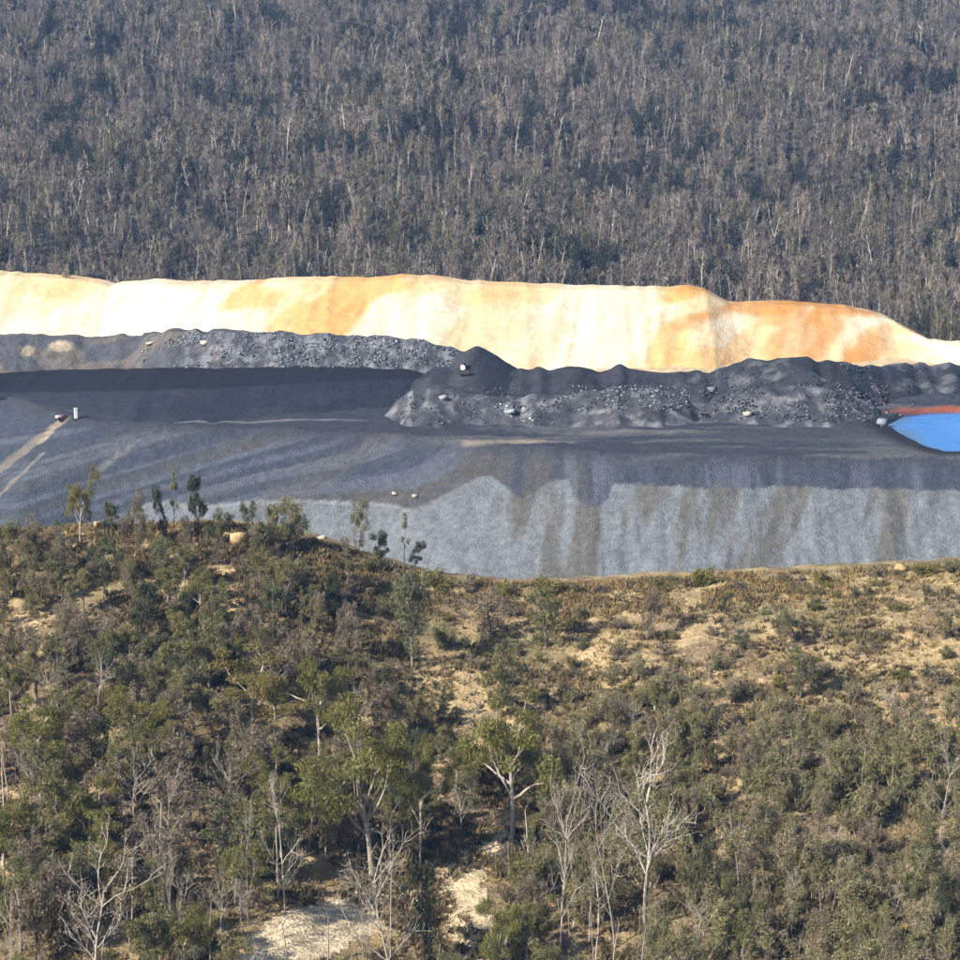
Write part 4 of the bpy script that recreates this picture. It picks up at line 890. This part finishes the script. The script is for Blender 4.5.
# those that show largest: the front rows just behind the sand heap, inside the frame
ppx, ppy = project(pts[:, 0], pts[:, 1], Zp + 10 * scl)
sx = np.interp(ppx, [-200, 0, 110, 400, 640, 700, 730, 850, 915, 945, 1100], [270, 275, 287, 279, 290, 291, 306, 309, 333, 345, 350])
ok = (ppx > 2) & (ppx < 958) & (ppy < sx - 6)
order = []
for cidx in range(30):                                   # ten nearest in each of thirty strips along the heap
    w_ = np.where(ok & (ppx >= cidx * 32) & (ppx < cidx * 32 + 32))[0]; order += list(w_[np.argsort(pts[w_, 1])][:10])
order = np.array(order); single = np.zeros(len(pts), bool); single[order] = True
FW = {0: 'grey-brown leafy forest tree', 1: 'thin pale-stemmed forest tree', 2: 'bare white-stemmed forest tree', 3: 'dark green forest tree', 4: 'olive-crowned forest tree'}
fb = defaultdict(list)
for i in order:
    t, c = FAR[kinds[i]]; o = bpy.data.objects.new('forest_tree', None); COL.objects.link(o); o.location = (pts[i, 0], pts[i, 1], Zp[i]); o.rotation_euler = (0, 0, rot[i]); o.scale = (scl[i],) * 3
    link('trunk', t, parent=o); link('crown', c, parent=o); o['category'] = 'tree'; o['group'] = 'forest trees behind the sand heap'
    kd = 4 if kinds[i] > 12 else 0 if kinds[i] < 6 else 1 if kinds[i] < 9 else 2 if kinds[i] < 11 else 3
    zone = ['left end', 'left part', 'orange left dip', 'centre-left crest', 'centre crest', 'centre-right crest', 'right knob', 'orange right part', 'falling right end', 'low right tail'][min(9, int(ppx[i] / 96))]
    fb[(kd, zone)].append((ppx[i], pts[i, 1], o))
for (kd, zone), L in fb.items():
    L.sort(key=lambda t: t[1]); nrow = max(1, math.ceil(len(L) / 8)); per = math.ceil(len(L) / nrow)
    for rw in range(nrow):
        S_ = sorted(L[rw * per:(rw + 1) * per], key=lambda t: t[0])
        row = '' if nrow == 1 else [' front row', ' second row', ' third row', ' fourth row'][rw]
        for i, (px, yy, o) in enumerate(S_): o['label'] = f'{FW[kd]}{row} behind the sand\'s {zone}' + ('' if len(S_) == 1 else f', {ORD[i]}')
pc = bpy.data.collections.new('forest_prototypes')          # not linked to the scene: only the source of the woodland mass
for k, (t, c) in enumerate(FAR):
    nv_t = len(t.vertices); vt = np.empty(nv_t * 3, np.float32); t.vertices.foreach_get('co', vt); vc = np.empty(len(c.vertices) * 3, np.float32); c.vertices.foreach_get('co', vc)
    ft = np.array([p.vertices[:] for p in t.polygons]); fcn = np.array([p.vertices[:] for p in c.polygons]) + nv_t
    cc = np.empty(len(c.vertices) * 4, np.float32); c.color_attributes['Col'].data.foreach_get('color', cc); cc = cc.reshape(-1, 4)[:, :3]
    me = mesh_np('forest_tree_mesh', np.concatenate([vt.reshape(-1, 3), vc.reshape(-1, 3)]), np.concatenate([ft, fcn]), np.concatenate([np.ones((nv_t, 3)), cc]))
    me.materials.append(t.materials[0]); me.materials.append(c.materials[0])
    me.polygons.foreach_set('material_index', np.concatenate([np.zeros(len(ft), np.int32), np.ones(len(fcn), np.int32)]))
    pc.objects.link(bpy.data.objects.new('forest_source_%02d' % k, me))
rest = ~single
me = bpy.data.meshes.new('woodland'); q = np.stack([pts[rest, 0], pts[rest, 1], Zp[rest]], 1).astype(np.float32); me.vertices.add(len(q)); me.vertices.foreach_set('co', q.ravel())
me.attributes.new('idx', 'INT', 'POINT').data.foreach_set('value', kinds[rest].astype(np.int32))
me.attributes.new('scl', 'FLOAT', 'POINT').data.foreach_set('value', scl[rest].astype(np.float32))
me.attributes.new('rot', 'FLOAT_VECTOR', 'POINT').data.foreach_set('vector', np.stack([rot[rest] * 0, rot[rest] * 0, rot[rest]], 1).astype(np.float32).ravel())
wo = tag(link('woodland', me), 'grey-brown burnt eucalypt forest filling the far hillside', 'forest', kind='stuff')
ng = bpy.data.node_groups.new('woodland_nodes', 'GeometryNodeTree')
ng.interface.new_socket('Geometry', in_out='INPUT', socket_type='NodeSocketGeometry'); ng.interface.new_socket('Geometry', in_out='OUTPUT', socket_type='NodeSocketGeometry')
gi, go = ng.nodes.new('NodeGroupInput'), ng.nodes.new('NodeGroupOutput')
ci = ng.nodes.new('GeometryNodeCollectionInfo'); ci.inputs['Collection'].default_value = pc; ci.inputs['Separate Children'].default_value = True; ci.inputs['Reset Children'].default_value = True
ip = ng.nodes.new('GeometryNodeInstanceOnPoints'); ip.inputs['Pick Instance'].default_value = True
def na(name, t): a = ng.nodes.new('GeometryNodeInputNamedAttribute'); a.data_type = t; a.inputs[0].default_value = name; return a.outputs[0]
ng.links.new(gi.outputs[0], ip.inputs['Points']); ng.links.new(ci.outputs[0], ip.inputs['Instance']); ng.links.new(na('idx', 'INT'), ip.inputs['Instance Index'])
ng.links.new(na('scl', 'FLOAT'), ip.inputs['Scale']); ng.links.new(na('rot', 'FLOAT_VECTOR'), ip.inputs['Rotation']); ng.links.new(ip.outputs[0], go.inputs[0])
wo.modifiers.new('trees', 'NODES').node_group = ng
print('forest', len(pts))

# ------------------------------------------------------------------ HAZE
hz = MB(); hz.box((0, 1150, -41.5), (2500, 3200, 283))
hme = bpy.data.meshes.new('haze'); hme.from_pydata(hz.v, [], hz.f); hme.update()
hm = bpy.data.materials.new('pale_haze'); hm.use_nodes = True; hn = hm.node_tree.nodes; hn.remove(hn['Principled BSDF'])
pv = hn.new('ShaderNodeVolumePrincipled'); pv.inputs['Color'].default_value = (0.22, 0.48, 1.0, 1); pv.inputs['Density'].default_value = HAZE_DENSITY
hm.node_tree.links.new(pv.outputs[0], hn['Material Output'].inputs['Volume'])
tag(link('haze', hme, hm), 'thin blue-grey air haze over the whole valley', 'haze', kind='stuff')
